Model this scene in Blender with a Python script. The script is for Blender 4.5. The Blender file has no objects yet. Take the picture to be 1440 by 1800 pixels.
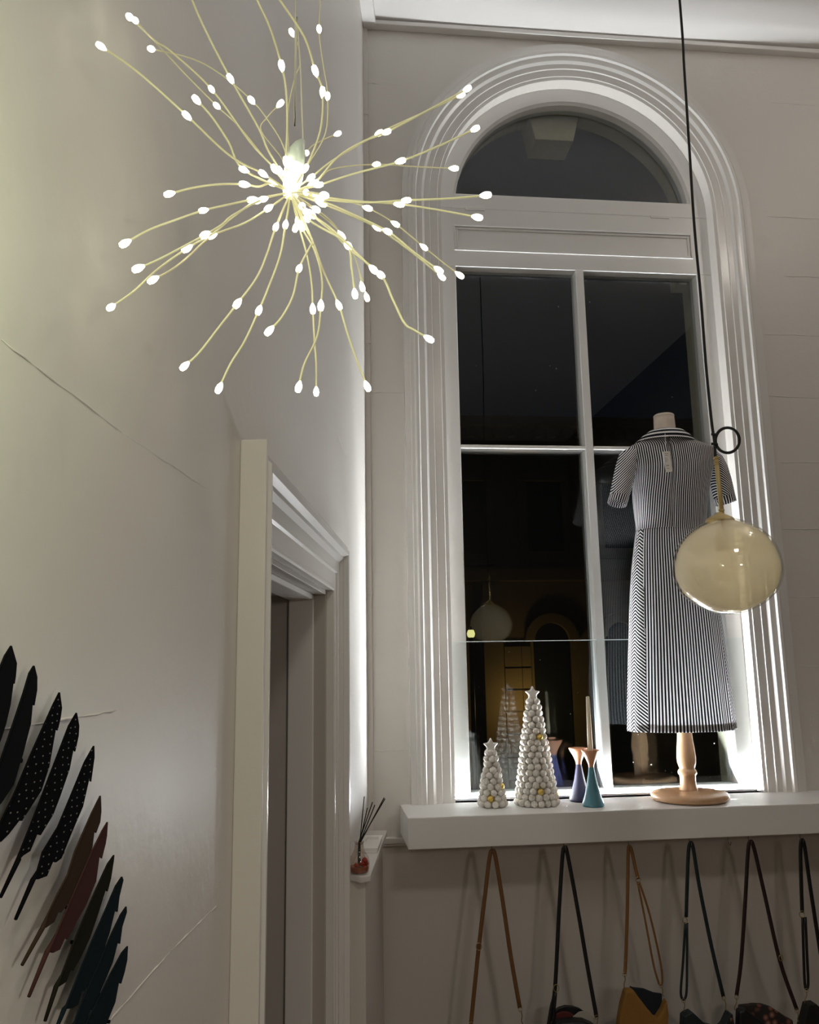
import bpy, math, random
from mathutils import Vector
random.seed(7)
C = bpy.context.scene.collection
sc = bpy.context.scene

# ------------------------------------------------------------------ camera
FPX = 1465.9446
PITCH, YAW, ROLL, LA = 0.180672168, 0.108945203, -0.0163177095, 0.151850332
CAM = Vector((0, 0, 1.6))
_cp, _sp, _cy, _sy, _cr, _sr = math.cos(PITCH), math.sin(PITCH), math.cos(YAW), math.sin(YAW), math.cos(ROLL), math.sin(ROLL)
F_ = Vector((_sy*_cp, _cy*_cp, _sp)); R0 = Vector((_cy, -_sy, 0)); U0 = R0.cross(F_)
R_ = _cr*R0 + _sr*U0; U_ = -_sr*R0 + _cr*U0
cd = bpy.data.cameras.new('camera'); cam = bpy.data.objects.new('camera', cd); C.objects.link(cam)
cd.sensor_fit = 'VERTICAL'; cd.sensor_height = 36; cd.sensor_width = 28.8; cd.lens = FPX/1800*36
cd.clip_start = 0.01; cd.clip_end = 200
from mathutils import Matrix
cam.matrix_world = Matrix(((R_.x, U_.x, -F_.x, CAM.x), (R_.y, U_.y, -F_.y, CAM.y), (R_.z, U_.z, -F_.z, CAM.z), (0, 0, 0, 1)))
sc.camera = cam

def ray(x, y): return F_ + R_*((x-720)/FPX) - U_*((y-900)/FPX)
def at(x, y, Y):                      # the point of the vertical plane at depth Y that stands at this place
    d = ray(x, y); return CAM + d*(Y/d.y)
LDIR = Vector((math.sin(LA), math.cos(LA), 0)); LN = Vector((math.cos(LA), -math.sin(LA), 0)); LP = Vector((0.193, 3.4, 0))
def W(u, n, z):                       # left-wall coordinates: u from the window corner, n out of the wall
    p = LP - LDIR*u + LN*n; return Vector((p.x, p.y, z))
def onwall(x, y, n=0.0):
    d = ray(x, y); k = ((LP + LN*n - CAM).dot(LN))/d.dot(LN); return CAM + d*k
def MPP(Y): return Y*1.015/FPX        # metres per pixel near the middle of the frame

# ------------------------------------------------------------------ world, lights, exposure
w = bpy.data.worlds.new('night_sky'); sc.world = w; w.use_nodes = True
w.node_tree.nodes['Background'].inputs[0].default_value = (0.35, 0.5, 0.75, 1)
w.node_tree.nodes['Background'].inputs[1].default_value = 0.005
vs = sc.view_settings; vs.view_transform = 'Standard'; vs.look = 'None'; vs.exposure = 0.0; vs.gamma = 1.0
vs.use_curve_mapping = False

def light(name, kind, loc, energy, color, size=0.1, rot=None, spot=None, sizey=None):
    l = bpy.data.lights.new(name, kind); o = bpy.data.objects.new(name, l); C.objects.link(o)
    o.location = loc; l.energy = energy; l.color = color
    if kind == 'AREA':
        l.size = size
        if sizey: l.shape = 'RECTANGLE'; l.size_y = sizey
    else: l.shadow_soft_size = size
    if rot: o.rotation_euler = rot
    return o
LED_POWER = 2250.0
BEAD_POWER = 5.0
light('ambient_fill', 'AREA', (0.9, -1.6, 4.3), 32, (1.0, 0.89, 0.78), 0.6)  # unseen lamp added for warm ambient light from behind the camera
rp = light('low_wall_fill', 'SPOT', (1.12, -0.8, 1.9), 24, (1.0, 0.89, 0.77), 0.1, Vector((-1.0, 2.4, -0.75)).to_track_quat('-Z', 'Y').to_euler())  # unseen spot added to brighten the lower left wall and below the shelf
rp.data.spot_size = math.radians(95); rp.data.spot_blend = 1.0
light('upper_wall_fill', 'POINT', (2.75, 1.9, 4.2), 15, (1.0, 0.91, 0.82), 0.08)  # unseen point lamp added to brighten the upper window wall
light('starburst_glow', 'POINT', (-0.15, 0.30, 1.88), 3.6, (0.89, 1.0, 0.66), 0.05)
light('street_light', 'POINT', (3.35, 13.35, 0.9), 7.0, (1.0, 0.66, 0.22), 0.1)

# ------------------------------------------------------------------ materials
def newmat(name):
    m = bpy.data.materials.new(name); m.use_nodes = True
    return m, m.node_tree.nodes, m.node_tree.links, m.node_tree.nodes['Principled BSDF']
def plain(name, col, rough=0.5, metal=0.0, bump=0.0, bscale=60, var=0.0, coat=0.0, spec=0.5):
    m, N, L, b = newmat(name)
    b.inputs['Base Color'].default_value = (*col, 1); b.inputs['Roughness'].default_value = rough
    b.inputs['Metallic'].default_value = metal; b.inputs['Coat Weight'].default_value = coat
    b.inputs['Specular IOR Level'].default_value = spec
    if bump or var:
        tc = N.new('ShaderNodeTexCoord'); nz = N.new('ShaderNodeTexNoise'); nz.inputs['Scale'].default_value = bscale
        nz.inputs['Detail'].default_value = 4
        L.new(tc.outputs['Object'], nz.inputs['Vector'])
        if bump:
            bp = N.new('ShaderNodeBump'); bp.inputs['Strength'].default_value = bump; bp.inputs['Distance'].default_value = 0.004
            L.new(nz.outputs['Fac'], bp.inputs['Height']); L.new(bp.outputs['Normal'], b.inputs['Normal'])
        if var:
            mx = N.new('ShaderNodeMix'); mx.data_type = 'RGBA'
            mx.inputs[6].default_value = (*[c*(1-var) for c in col], 1); mx.inputs[7].default_value = (*[min(1, c*(1+var)) for c in col], 1)
            L.new(nz.outputs['Fac'], mx.inputs[0]); L.new(mx.outputs[2], b.inputs['Base Color'])
    return m
def wallpaint(name, col, rough, strength=0.35, dist=0.004):
    m, N, L, b = newmat(name)
    b.inputs['Base Color'].default_value = (*col, 1); b.inputs['Roughness'].default_value = rough
    tc = N.new('ShaderNodeTexCoord')
    n1 = N.new('ShaderNodeTexNoise'); n1.inputs['Scale'].default_value = 3.0; n1.inputs['Detail'].default_value = 5
    n2 = N.new('ShaderNodeTexNoise'); n2.inputs['Scale'].default_value = 45; n2.inputs['Detail'].default_value = 3
    n3 = N.new('ShaderNodeTexVoronoi'); n3.inputs['Scale'].default_value = 9; n3.inputs['Randomness'].default_value = 1
    r3 = N.new('ShaderNodeMapRange'); r3.inputs['From Min'].default_value = 0.0; r3.inputs['From Max'].default_value = 0.06
    r3.inputs['To Min'].default_value = 1; r3.inputs['To Max'].default_value = 0
    for n in (n1, n2, n3): L.new(tc.outputs['Object'], n.inputs['Vector'])
    L.new(n3.outputs['Distance'], r3.inputs['Value'])
    a1 = N.new('ShaderNodeMath'); a1.operation = 'MULTIPLY'; a1.inputs[1].default_value = 3.0; L.new(n1.outputs['Fac'], a1.inputs[0])
    a2 = N.new('ShaderNodeMath'); a2.operation = 'MULTIPLY_ADD'; a2.inputs[1].default_value = 0.35
    L.new(n2.outputs['Fac'], a2.inputs[0]); L.new(a1.outputs[0], a2.inputs[2])
    a3 = N.new('ShaderNodeMath'); a3.operation = 'MULTIPLY_ADD'; a3.inputs[1].default_value = 0.15
    L.new(r3.outputs[0], a3.inputs[0]); L.new(a2.outputs[0], a3.inputs[2])
    bp = N.new('ShaderNodeBump'); bp.inputs['Strength'].default_value = strength; bp.inputs['Distance'].default_value = dist
    L.new(a3.outputs[0], bp.inputs['Height']); L.new(bp.outputs['Normal'], b.inputs['Normal'])
    return m
def thinglass(name, tint=(0.96, 0.97, 0.97), refl=1.0, rough=0.0):
    m, N, L, b = newmat(name); N.remove(b)
    out = N['Material Output']
    tr = N.new('ShaderNodeBsdfTransparent'); tr.inputs[0].default_value = (*tint, 1)
    gl = N.new('ShaderNodeBsdfGlossy'); gl.inputs['Roughness'].default_value = rough
    lw = N.new('ShaderNodeLayerWeight'); lw.inputs['Blend'].default_value = 0.5
    p = N.new('ShaderNodeMath'); p.operation = 'POWER'; p.inputs[1].default_value = 5; L.new(lw.outputs['Facing'], p.inputs[0])
    q = N.new('ShaderNodeMath'); q.operation = 'MULTIPLY_ADD'; q.inputs[1].default_value = 0.95; q.inputs[2].default_value = 0.045*refl
    q.use_clamp = True; L.new(p.outputs[0], q.inputs[0])
    mx = N.new('ShaderNodeMixShader'); L.new(q.outputs[0], mx.inputs[0]); L.new(tr.outputs[0], mx.inputs[1]); L.new(gl.outputs[0], mx.inputs[2])
    L.new(mx.outputs[0], out.inputs['Surface'])
    return m
def emit(name, col, strength):
    m, N, L, b = newmat(name)
    b.inputs['Base Color'].default_value = (0.9, 0.9, 0.85, 1)
    b.inputs['Emission Color'].default_value = (*col, 1); b.inputs['Emission Strength'].default_value = strength
    return m
M = {}
M['wall'] = wallpaint('old_plaster_paint', (0.70, 0.665, 0.62), 0.45)
M['wall_left'] = wallpaint('left_plaster_paint', (0.70, 0.67, 0.625), 0.45, 0.45, 0.004)
M['darkwall'] = wallpaint('dimmed_unseen_wall', (0.10, 0.095, 0.09), 0.8, 0.1)  # unseen walls, darkened to dim the room's reflection in the panes
M['ceiling'] = wallpaint('ceiling_paint', (0.80, 0.775, 0.75), 0.7, 0.1)
M['trim'] = plain('gloss_trim_paint', (0.74, 0.72, 0.69), 0.24, bump=0.02, bscale=60)
M['frame'] = plain('window_frame_paint', (0.80, 0.79, 0.77), 0.3, bump=0.08, bscale=50)
M['shelf'] = plain('white_shelf_laminate', (0.80, 0.79, 0.775), 0.4)
M['floor'] = plain('floor_boards', (0.28, 0.2, 0.14), 0.45, var=0.2, bscale=6)
M['glass'] = thinglass('window_glass', (0.93, 0.95, 0.96), 1.15)
M['clear'] = thinglass('clear_panel_glass', (0.97, 0.985, 0.985), 0.12)
M['drop'] = plain('lit_water_drop', (0.85, 0.88, 0.9), 0.08)
M['edge'] = plain('polished_panel_edge', (0.75, 0.82, 0.80), 0.15)
M['led'] = emit('led_light', (0.93, 0.97, 1.0), LED_POWER)
M['ledbody'] = plain('led_white_channel', (0.85, 0.85, 0.85), 0.4)
M['stone'] = plain('outside_stone', (0.42, 0.38, 0.27), 0.85, bump=0.4, bscale=40, var=0.12)
M['felt'] = plain('cream_felt', (0.76, 0.72, 0.66), 0.95, bump=0.6, bscale=400, var=0.06, spec=0.1)
M['gold'] = plain('gold_bead', (0.75, 0.55, 0.15), 0.3, 0.9)
M['starwhite'] = plain('cream_ceramic_star', (0.82, 0.79, 0.74), 0.5)
M['teal'] = plain('teal_wood_paint', (0.075, 0.22, 0.28), 0.45)
M['navy'] = plain('navy_wood_paint', (0.010, 0.010, 0.045), 0.5)
M['beech'] = plain('copper_beech', (0.62, 0.30, 0.17), 0.4, var=0.08, bscale=30)
M['wax'] = plain('cream_wax', (0.72, 0.62, 0.45), 0.4)
M['wick'] = plain('wick', (0.05, 0.045, 0.04), 0.9)
def woodmat(name, c1, c2, rough=0.25):
    m, N, L, b = newmat(name)
    tc = N.new('ShaderNodeTexCoord'); mp = N.new('ShaderNodeMapping'); mp.inputs['Scale'].default_value = (9, 9, 2)
    nz = N.new('ShaderNodeTexNoise'); nz.inputs['Scale'].default_value = 6; nz.inputs['Detail'].default_value = 6; nz.inputs['Distortion'].default_value = 1
    L.new(tc.outputs['Object'], mp.inputs[0]); L.new(mp.outputs[0], nz.inputs['Vector'])
    mx = N.new('ShaderNodeMix'); mx.data_type = 'RGBA'; mx.inputs[6].default_value = (*c1, 1); mx.inputs[7].default_value = (*c2, 1)
    L.new(nz.outputs['Fac'], mx.inputs[0]); L.new(mx.outputs[2], b.inputs['Base Color']); b.inputs['Roughness'].default_value = rough
    return m
M['wood'] = woodmat('varnished_pine', (0.50, 0.30, 0.16), (0.60, 0.39, 0.23))
M['neck'] = plain('mannequin_jersey', (0.68, 0.58, 0.50), 0.8)
M['neckcap'] = plain('mannequin_cap', (0.70, 0.61, 0.53), 0.6)
def stripes(name, period=0.0092, duty=0.56, transl=0.10):
    m, N, L, b = newmat(name); out = N['Material Output']
    uv = N.new('ShaderNodeUVMap'); uv.uv_map = 'UVMap'
    sx = N.new('ShaderNodeSeparateXYZ'); L.new(uv.outputs[0], sx.inputs[0])
    d = N.new('ShaderNodeMath'); d.operation = 'DIVIDE'; d.inputs[1].default_value = period; L.new(sx.outputs[0], d.inputs[0])
    fr = N.new('ShaderNodeMath'); fr.operation = 'FRACT'; L.new(d.outputs[0], fr.inputs[0])
    g = N.new('ShaderNodeMath'); g.operation = 'GREATER_THAN'; g.inputs[1].default_value = duty; L.new(fr.outputs[0], g.inputs[0])
    mx = N.new('ShaderNodeMix'); mx.data_type = 'RGBA'; mx.inputs[6].default_value = (0.008, 0.008, 0.012, 1); mx.inputs[7].default_value = (0.84, 0.83, 0.84, 1)
    L.new(g.outputs[0], mx.inputs[0]); L.new(mx.outputs[2], b.inputs['Base Color']); b.inputs['Roughness'].default_value = 0.85
    b.inputs['Specular IOR Level'].default_value = 0.15
    tl = N.new('ShaderNodeBsdfTranslucent'); L.new(mx.outputs[2], tl.inputs[0])
    ms = N.new('ShaderNodeMixShader'); ms.inputs[0].default_value = transl
    L.new(b.outputs[0], ms.inputs[1]); L.new(tl.outputs[0], ms.inputs[2]); L.new(ms.outputs[0], out.inputs['Surface'])
    return m
M['dress'] = stripes('striped_cotton')
M['paper'] = plain('white_card', (0.78, 0.74, 0.68), 0.7)
M['ink'] = plain('grey_ink', (0.16, 0.14, 0.12), 0.8)
M['black'] = plain('black_cable', (0.006, 0.006, 0.006), 0.6)
M['brass'] = plain('pale_gold_metal', (0.55, 0.42, 0.19), 0.42, 0.25)
def globemat():
    m, N, L, b = newmat('amber_glass'); out = N['Material Output']
    b.inputs['Base Color'].default_value = (0.90, 0.83, 0.68, 1); b.inputs['Roughness'].default_value = 0.03; b.inputs['Coat Weight'].default_value = 1.0; b.inputs['Coat Roughness'].default_value = 0.02
    b.inputs['Specular IOR Level'].default_value = 0.6
    tl = N.new('ShaderNodeBsdfTranslucent'); tl.inputs[0].default_value = (1.0, 0.95, 0.80, 1)
    a = N.new('ShaderNodeMixShader'); a.inputs[0].default_value = 0.45; L.new(b.outputs[0], a.inputs[1]); L.new(tl.outputs[0], a.inputs[2])
    tr = N.new('ShaderNodeBsdfTransparent'); tr.inputs[0].default_value = (0.92, 0.85, 0.70, 1)
    c = N.new('ShaderNodeMixShader'); c.inputs[0].default_value = 0.24; L.new(a.outputs[0], c.inputs[1]); L.new(tr.outputs[0], c.inputs[2])
    L.new(c.outputs[0], out.inputs['Surface'])
    return m
M['globe'] = globemat()
M['globeclear'] = thinglass('clear_globe_glass', (0.975, 0.955, 0.90), 1.3)
M['bulb'] = thinglass('bulb_glass', (0.97, 0.93, 0.85), 1.5)
M['bead'] = emit('warm_white_bead', (1.0, 0.96, 0.74), BEAD_POWER)
M['wire'] = plain('gold_wire_sleeve', (0.88, 0.83, 0.55), 0.35)
M['hub'] = emit('milky_hub', (0.95, 1.0, 0.78), 2.2)
M['socket'] = plain('frosted_socket', (0.72, 0.80, 0.74), 0.3)
M['clearcord'] = plain('clear_cord', (0.6, 0.58, 0.48), 0.3)
def feathermat(name, col, dots=False):
    m, N, L, b = newmat(name); b.inputs['Roughness'].default_value = 0.95; b.inputs['Specular IOR Level'].default_value = 0.02
    b.inputs['Base Color'].default_value = (*col, 1)
    if dots:
        tc = N.new('ShaderNodeUVMap'); tc.uv_map = 'UVMap'; mp = N.new('ShaderNodeMapping'); mp.inputs['Scale'].default_value = (90, 170, 1)
        v = N.new('ShaderNodeTexVoronoi'); v.voronoi_dimensions = '2D'; v.inputs['Randomness'].default_value = 0.35; v.inputs['Scale'].default_value = 1.0
        L.new(tc.outputs[0], mp.inputs[0]); L.new(mp.outputs[0], v.inputs['Vector'])
        lt = N.new('ShaderNodeMath'); lt.operation = 'LESS_THAN'; lt.inputs[1].default_value = 0.10; L.new(v.outputs['Distance'], lt.inputs[0])
        mx = N.new('ShaderNodeMix'); mx.data_type = 'RGBA'; mx.inputs[6].default_value = (*col, 1); mx.inputs[7].default_value = (0.20, 0.20, 0.19, 1)
        L.new(lt.outputs[0], mx.inputs[0]); L.new(mx.outputs[2], b.inputs['Base Color'])
    return m
M['f_black'] = feathermat('black_feather', (0.007, 0.008, 0.009))
M['f_dots'] = feathermat('dotted_feather', (0.005, 0.005, 0.006), True)
M['f_teal'] = feathermat('teal_feather', (0.010, 0.016, 0.019))
M['f_brown'] = feathermat('brown_feather', (0.042, 0.027, 0.019))
M['f_red'] = feathermat('red_brown_feather', (0.058, 0.026, 0.024))
M['f_olive'] = feathermat('olive_feather', (0.016, 0.015, 0.010))
M['liquid'] = plain('amber_liquid', (0.35, 0.12, 0.06), 0.1)
M['petal'] = plain('red_dried_flower', (0.45, 0.05, 0.03), 0.5)
M['bottle'] = thinglass('bottle_glass', (0.88, 0.82, 0.78), 2.2)
M['reed'] = plain('black_reed', (0.008, 0.007, 0.006), 0.8)
M['tray'] = plain('white_tray', (0.80, 0.78, 0.75), 0.4)
M['steel'] = plain('hook_steel', (0.25, 0.22, 0.18), 0.35, 0.8)
M['clasp'] = plain('brass_clasp', (0.45, 0.34, 0.18), 0.3, 0.9)
M['tan'] = plain('tan_leather', (0.22, 0.10, 0.028), 0.5, var=0.1, bscale=40)
M['brown'] = plain('brown_leather', (0.17, 0.075, 0.022), 0.5, var=0.1, bscale=40)
M['blackl'] = plain('black_leather', (0.008, 0.008, 0.009), 0.45)
M['teall'] = plain('dark_teal_leather', (0.008, 0.020, 0.024), 0.5)
M['burg'] = plain('burgundy_leather', (0.022, 0.008, 0.008), 0.5)
M['mustard'] = plain('mustard_suede', (0.27, 0.135, 0.025), 0.85, bump=0.3, bscale=150, var=0.1)
M['lining'] = plain('dark_lining', (0.010, 0.012, 0.022), 0.8)
M['redlin'] = plain('dark_red_lining', (0.10, 0.015, 0.012), 0.8)
M['greyc'] = plain('grey_card', (0.45, 0.42, 0.37), 0.8)
def floral():
    m, N, L, b = newmat('floral_fabric'); tc = N.new('ShaderNodeTexCoord')
    v = N.new('ShaderNodeTexVoronoi'); v.inputs['Scale'].default_value = 38; L.new(tc.outputs['Object'], v.inputs['Vector'])
    r = N.new('ShaderNodeValToRGB'); e = r.color_ramp.elements
    e[0].position = 0.0; e[0].color = (0.35, 0.25, 0.17, 1); e[1].position = 0.5; e[1].color = (0.02, 0.015, 0.012, 1)
    x = r.color_ramp.elements.new(0.28); x.color = (0.20, 0.07, 0.05, 1)
    L.new(v.outputs['Distance'], r.inputs[0]); L.new(r.outputs[0], b.inputs['Base Color']); b.inputs['Roughness'].default_value = 0.8
    return m
M['floral'] = floral()
M['facade'] = plain('facade_stone', (0.26, 0.20, 0.11), 0.9, var=0.15, bscale=2)
M['facade_win'] = plain('facade_dark_window', (0.02, 0.025, 0.025), 0.3)
M['asphalt'] = plain('asphalt', (0.05, 0.05, 0.05), 0.9)
M['bulb_on'] = emit('street_bulb', (1.0, 0.95, 0.35), 0.9)
M['jamb'] = plain('shade_toned_lining', (0.46, 0.43, 0.39), 0.4)  # base colour greyed to carry the shade of the unlit jamb

# ------------------------------------------------------------------ helpers
ORI = {}
def org(p): return ORI.get(p.name, Vector((0, 0, 0))) if p else Vector((0, 0, 0))
def thing(name, label, cat, loc=(0, 0, 0), group=None, kind=None):
    o = bpy.data.objects.new(name, None); C.objects.link(o); o.location = loc; o.empty_display_size = 0.05
    ORI[o.name] = Vector(loc)
    if label: o['label'] = label
    if cat: o['category'] = cat
    if group: o['group'] = group
    if kind: o['kind'] = kind
    return o
def tag(o, label=None, cat=None, group=None, kind=None):
    for k, v in (('label', label), ('category', cat), ('group', group), ('kind', kind)):
        if v: o[k] = v
    return o
class MB:
    def __init__(s): s.v = []; s.f = []; s.uv = None
    def box(s, a, b):
        i = len(s.v); (x0, y0, z0), (x1, y1, z1) = a, b
        s.v += [Vector(p) for p in ((x0,y0,z0),(x1,y0,z0),(x1,y1,z0),(x0,y1,z0),(x0,y0,z1),(x1,y0,z1),(x1,y1,z1),(x0,y1,z1))]
        s.f += [[i+k for k in q] for q in ((0,3,2,1),(4,5,6,7),(0,1,5,4),(1,2,6,5),(2,3,7,6),(3,0,4,7))]; return s
    def hexa(s, p):                   # 8 corners, bottom ring then top ring
        i = len(s.v); s.v += [Vector(q) for q in p]
        s.f += [[i+k for k in q] for q in ((0,3,2,1),(4,5,6,7),(0,1,5,4),(1,2,6,5),(2,3,7,6),(3,0,4,7))]; return s
    def quad(s, *p):
        i = len(s.v); s.v += [Vector(q) for q in p]; s.f.append(list(range(i, i+len(p)))); return s
    def prism(s, pts, d):             # polygon pts extruded by vector d
        i = len(s.v); n = len(pts); d = Vector(d)
        s.v += [Vector(p) for p in pts] + [Vector(p)+d for p in pts]
        s.f += [list(range(i, i+n))[::-1], list(range(i+n, i+2*n))]
        s.f += [[i+k, i+(k+1) % n, i+n+(k+1) % n, i+n+k] for k in range(n)]; return s
    def rings(s, rings, closed=True, cap=True):
        i = len(s.v); n = len(rings[0])
        for r in rings: s.v += [Vector(p) for p in r]
        for a in range(len(rings)-1):
            for k in range(n if closed else n-1):
                s.f.append([i+a*n+k, i+a*n+(k+1) % n, i+(a+1)*n+(k+1) % n, i+(a+1)*n+k])
        if cap and closed:
            s.f.append([i+k for k in range(n)][::-1]); s.f.append([i+(len(rings)-1)*n+k for k in range(n)])
        return s
    def lathe(s, prof, c, seg=32, sy=1.0, cap=True):    # prof: (radius, z)
        return s.rings([[(c[0]+r*math.cos(2*math.pi*k/seg), c[1]+sy*r*math.sin(2*math.pi*k/seg), c[2]+z) for k in range(seg)] for r, z in prof], True, cap)
    def tube(s, pts, rad, seg=8, flat=None):
        pts = [Vector(p) for p in pts]; n = len(pts); rs = []
        up = None
        for a in range(n):
            t = (pts[min(a+1, n-1)] - pts[max(a-1, 0)]).normalized()
            if up is None:
                up = Vector((0, 1, 0)) if abs(t.y) < 0.9 else Vector((1, 0, 0))
            side = t.cross(up).normalized(); up = side.cross(t).normalized()
            r = rad[a] if isinstance(rad, (list, tuple)) else rad
            r2 = r if flat is None else flat
            rs.append([pts[a] + side*(r*math.cos(2*math.pi*k/seg)) + up*(r2*math.sin(2*math.pi*k/seg)) for k in range(seg)])
        return s.rings(rs)
    def mesh(s, name, off=Vector((0, 0, 0))):
        me = bpy.data.meshes.new(name); me.from_pydata([tuple(p-off) for p in s.v], [], s.f)
        if s.uv is not None:
            l = me.uv_layers.new(name='UVMap')
            for i, q in enumerate(s.uv): l.data[i].uv = q
        me.update(); return me
    def build(s, name, mat, parent=None, smooth=False, bevel=0.0, sharp=None, fix=True):
        off = org(parent); me = s.mesh(name, off); me.materials.append(mat)
        if fix and s.uv is None:
            import bmesh
            bm = bmesh.new(); bm.from_mesh(me); bmesh.ops.recalc_face_normals(bm, faces=bm.faces); bm.to_mesh(me); bm.free()
        o = bpy.data.objects.new(name, me); C.objects.link(o)
        if parent: o.parent = parent
        ORI[o.name] = off
        if smooth:
            for p in me.polygons: p.use_smooth = True
            if sharp: me.set_sharp_from_angle(angle=math.radians(sharp))
        if bevel:
            b = o.modifiers.new('bevel', 'BEVEL'); b.width = bevel; b.segments = 2; b.limit_method = 'ANGLE'
        return o
def inst(name, me, loc, parent, mat=None, scale=None, rot=None):
    o = bpy.data.objects.new(name, me); C.objects.link(o); o.parent = parent; o.location = Vector(loc)-org(parent)
    if scale: o.scale = scale
    if rot: o.rotation_mode = 'QUATERNION'; o.rotation_quaternion = rot
    if mat:
        o.material_slots[0].link = 'OBJECT'; o.material_slots[0].material = mat
    ORI[o.name] = org(parent)
    return o
def icomesh(name, r, sub, mat):
    import bmesh
    bm = bmesh.new(); bmesh.ops.create_icosphere(bm, subdivisions=sub, radius=r); me = bpy.data.meshes.new(name); bm.to_mesh(me); bm.free()
    for p in me.polygons: p.use_smooth = True
    me.materials.append(mat); return me
def smoothpath(pts, n=6):             # Catmull-Rom through points
    P = [Vector(p) for p in pts]; P = [P[0]*2-P[1]] + P + [P[-1]*2-P[-2]]; out = []
    for i in range(1, len(P)-2):
        for k in range(n):
            t = k/n; a, b, c, d = P[i-1], P[i], P[i+1], P[i+2]
            out.append(0.5*((2*b) + (c-a)*t + (2*a-5*b+4*c-d)*t*t + (3*b-a-3*c+d)*t**3))
    return out + [P[-2]]

# ------------------------------------------------------------------ room shell
YW, CX, ZS, RO = 3.4, 1.175, 3.656, 0.64       # window wall, window centre, spring line, opening half-width
ZC, ZSILL, XR, YB = 4.53, 1.061, 3.3, -3.6
XC = 0.193
def arch(r, y, n=40): return [Vector((CX-r*math.cos(math.pi*k/n), y, ZS+r*math.sin(math.pi*k/n))) for k in range(n+1)]
def archwall(name, y0, y1, r, x0, x1, z0, z1, zs, mat):
    m = MB(); n = 40; A = arch(r, y0, n)
    for y in (y0, y1):
        m.quad((x0, y, z0), (CX-r, y, z0), (CX-r, y, ZS), (CX-r, y, z1), (x0, y, z1))
        m.quad((CX+r, y, z0), (x1, y, z0), (x1, y, z1), (CX+r, y, z1), (CX+r, y, ZS))
        m.quad((CX-r, y, z0), (CX+r, y, z0), (CX+r, y, zs), (CX-r, y, zs))
        for k in range(n):
            a, b = A[k], A[k+1]
            m.quad((a.x, y, a.z), (b.x, y, b.z), (b.x, y, z1), (a.x, y, z1))
    path = [Vector((CX-r, y0, zs))] + A + [Vector((CX+r, y0, zs))]
    for a, b in zip(path[:-1], path[1:]):
        m.quad((a.x, y0, a.z), (b.x, y0, b.z), (b.x, y1, b.z), (a.x, y1, a.z))
    m.quad((CX-r, y0, zs), (CX+r, y0, zs), (CX+r, y1, zs), (CX-r, y1, zs))
    return tag(m.build(name, mat, fix=False), kind='structure')
wall_back = archwall('wall_back', YW, YW+0.12, RO, XC-0.35, XR, 0, ZC+0.1, ZSILL, M['wall'])
ext = archwall('wall_outside', YW+0.15, YW+0.255, 0.585, -2, 6, -1, 7, 1.0, M['stone'])
# stone keystone and impost outside
k0, k1 = YW+0.17, YW+0.33
kz = lambda z, x0, x1: [(x0, k0, z), (x1, k0, z), (x1, k1, z), (x0, k1, z)]
MB().hexa(kz(4.10, 1.035, 1.225) + kz(4.34, 0.985, 1.285)).build('keystone', M['stone'], ext, bevel=0.004)
MB().box((CX+0.545, YW+0.20, 3.385), (CX+0.62, YW+0.30, 3.44)).build('impost', M['stone'], ext, bevel=0.004)

# left wall with the doorway
UD0, UD1, ZD, UEND = 1.142, 1.97, 1.80, 7.2
m = MB()
m.quad(W(0, 0, 0), W(UD0, 0, 0), W(UD0, 0, ZC+0.1), W(0, 0, ZC+0.1))
m.quad(W(UD0, 0, ZD), W(UD1, 0, ZD), W(UD1, 0, ZC+0.1), W(UD0, 0, ZC+0.1))
m.quad(W(UD1, 0, 0), W(UEND, 0, 0), W(UEND, 0, ZC+0.1), W(UD1, 0, ZC+0.1))
for a, b in ((0, UD0), (UD1, UEND)):
    m.quad(W(a, -0.9, 0), W(b, -0.9, 0), W(b, -0.9, ZC+0.1), W(a, -0.9, ZC+0.1))
m.quad(W(UD0, -0.9, ZD), W(UD1, -0.9, ZD), W(UD1, -0.9, ZC+0.1), W(UD0, -0.9, ZC+0.1))
m.quad(W(0, 0, 0), W(0, -0.9, 0), W(0, -0.9, ZC+0.1), W(0, 0, ZC+0.1))
m.quad(W(UD0, 0, 0), W(UD0, -0.9, 0), W(UD0, -0.9, ZD), W(UD0, 0, ZD))
m.quad(W(UD1, 0, 0), W(UD1, -0.9, 0), W(UD1, -0.9, ZD), W(UD1, 0, ZD))
m.quad(W(UD0, 0, ZD), W(UD0, -0.9, ZD), W(UD1, -0.9, ZD), W(UD1, 0, ZD))
wall_left = tag(m.build('wall_left', M['wall_left']), kind='structure')
# the dark room behind the doorway
m = MB()
m.quad(W(-0.3, -2.6, 0), W(3, -2.6, 0), W(3, -2.6, 2.6), W(-0.3, -2.6, 2.6))
m.quad(W(-0.3, -0.9, 0), W(-0.3, -2.6, 0), W(-0.3, -2.6, 2.6), W(-0.3, -0.9, 2.6))
m.quad(W(3, -0.9, 0), W(3, -2.6, 0), W(3, -2.6, 2.6), W(3, -0.9, 2.6))
m.quad(W(-0.3, -0.9, 2.6), W(-0.3, -2.6, 2.6), W(3, -2.6, 2.6), W(3, -0.9, 2.6))
tag(m.build('wall_passage', M['wall']), kind='structure')
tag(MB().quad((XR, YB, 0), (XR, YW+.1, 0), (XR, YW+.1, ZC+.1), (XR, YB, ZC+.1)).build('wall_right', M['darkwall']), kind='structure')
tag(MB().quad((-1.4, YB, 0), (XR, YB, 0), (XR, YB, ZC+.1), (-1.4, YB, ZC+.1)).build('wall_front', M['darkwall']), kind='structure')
tag(MB().box((-3.2, YB, -0.1), (XR, YW+.1, 0)).build('floor', M['floor']), kind='structure')
tag(MB().box((-1.6, YB, ZC), (XR, YW+.12, ZC+.1)).build('ceiling', M['ceiling']), kind='structure')
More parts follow.
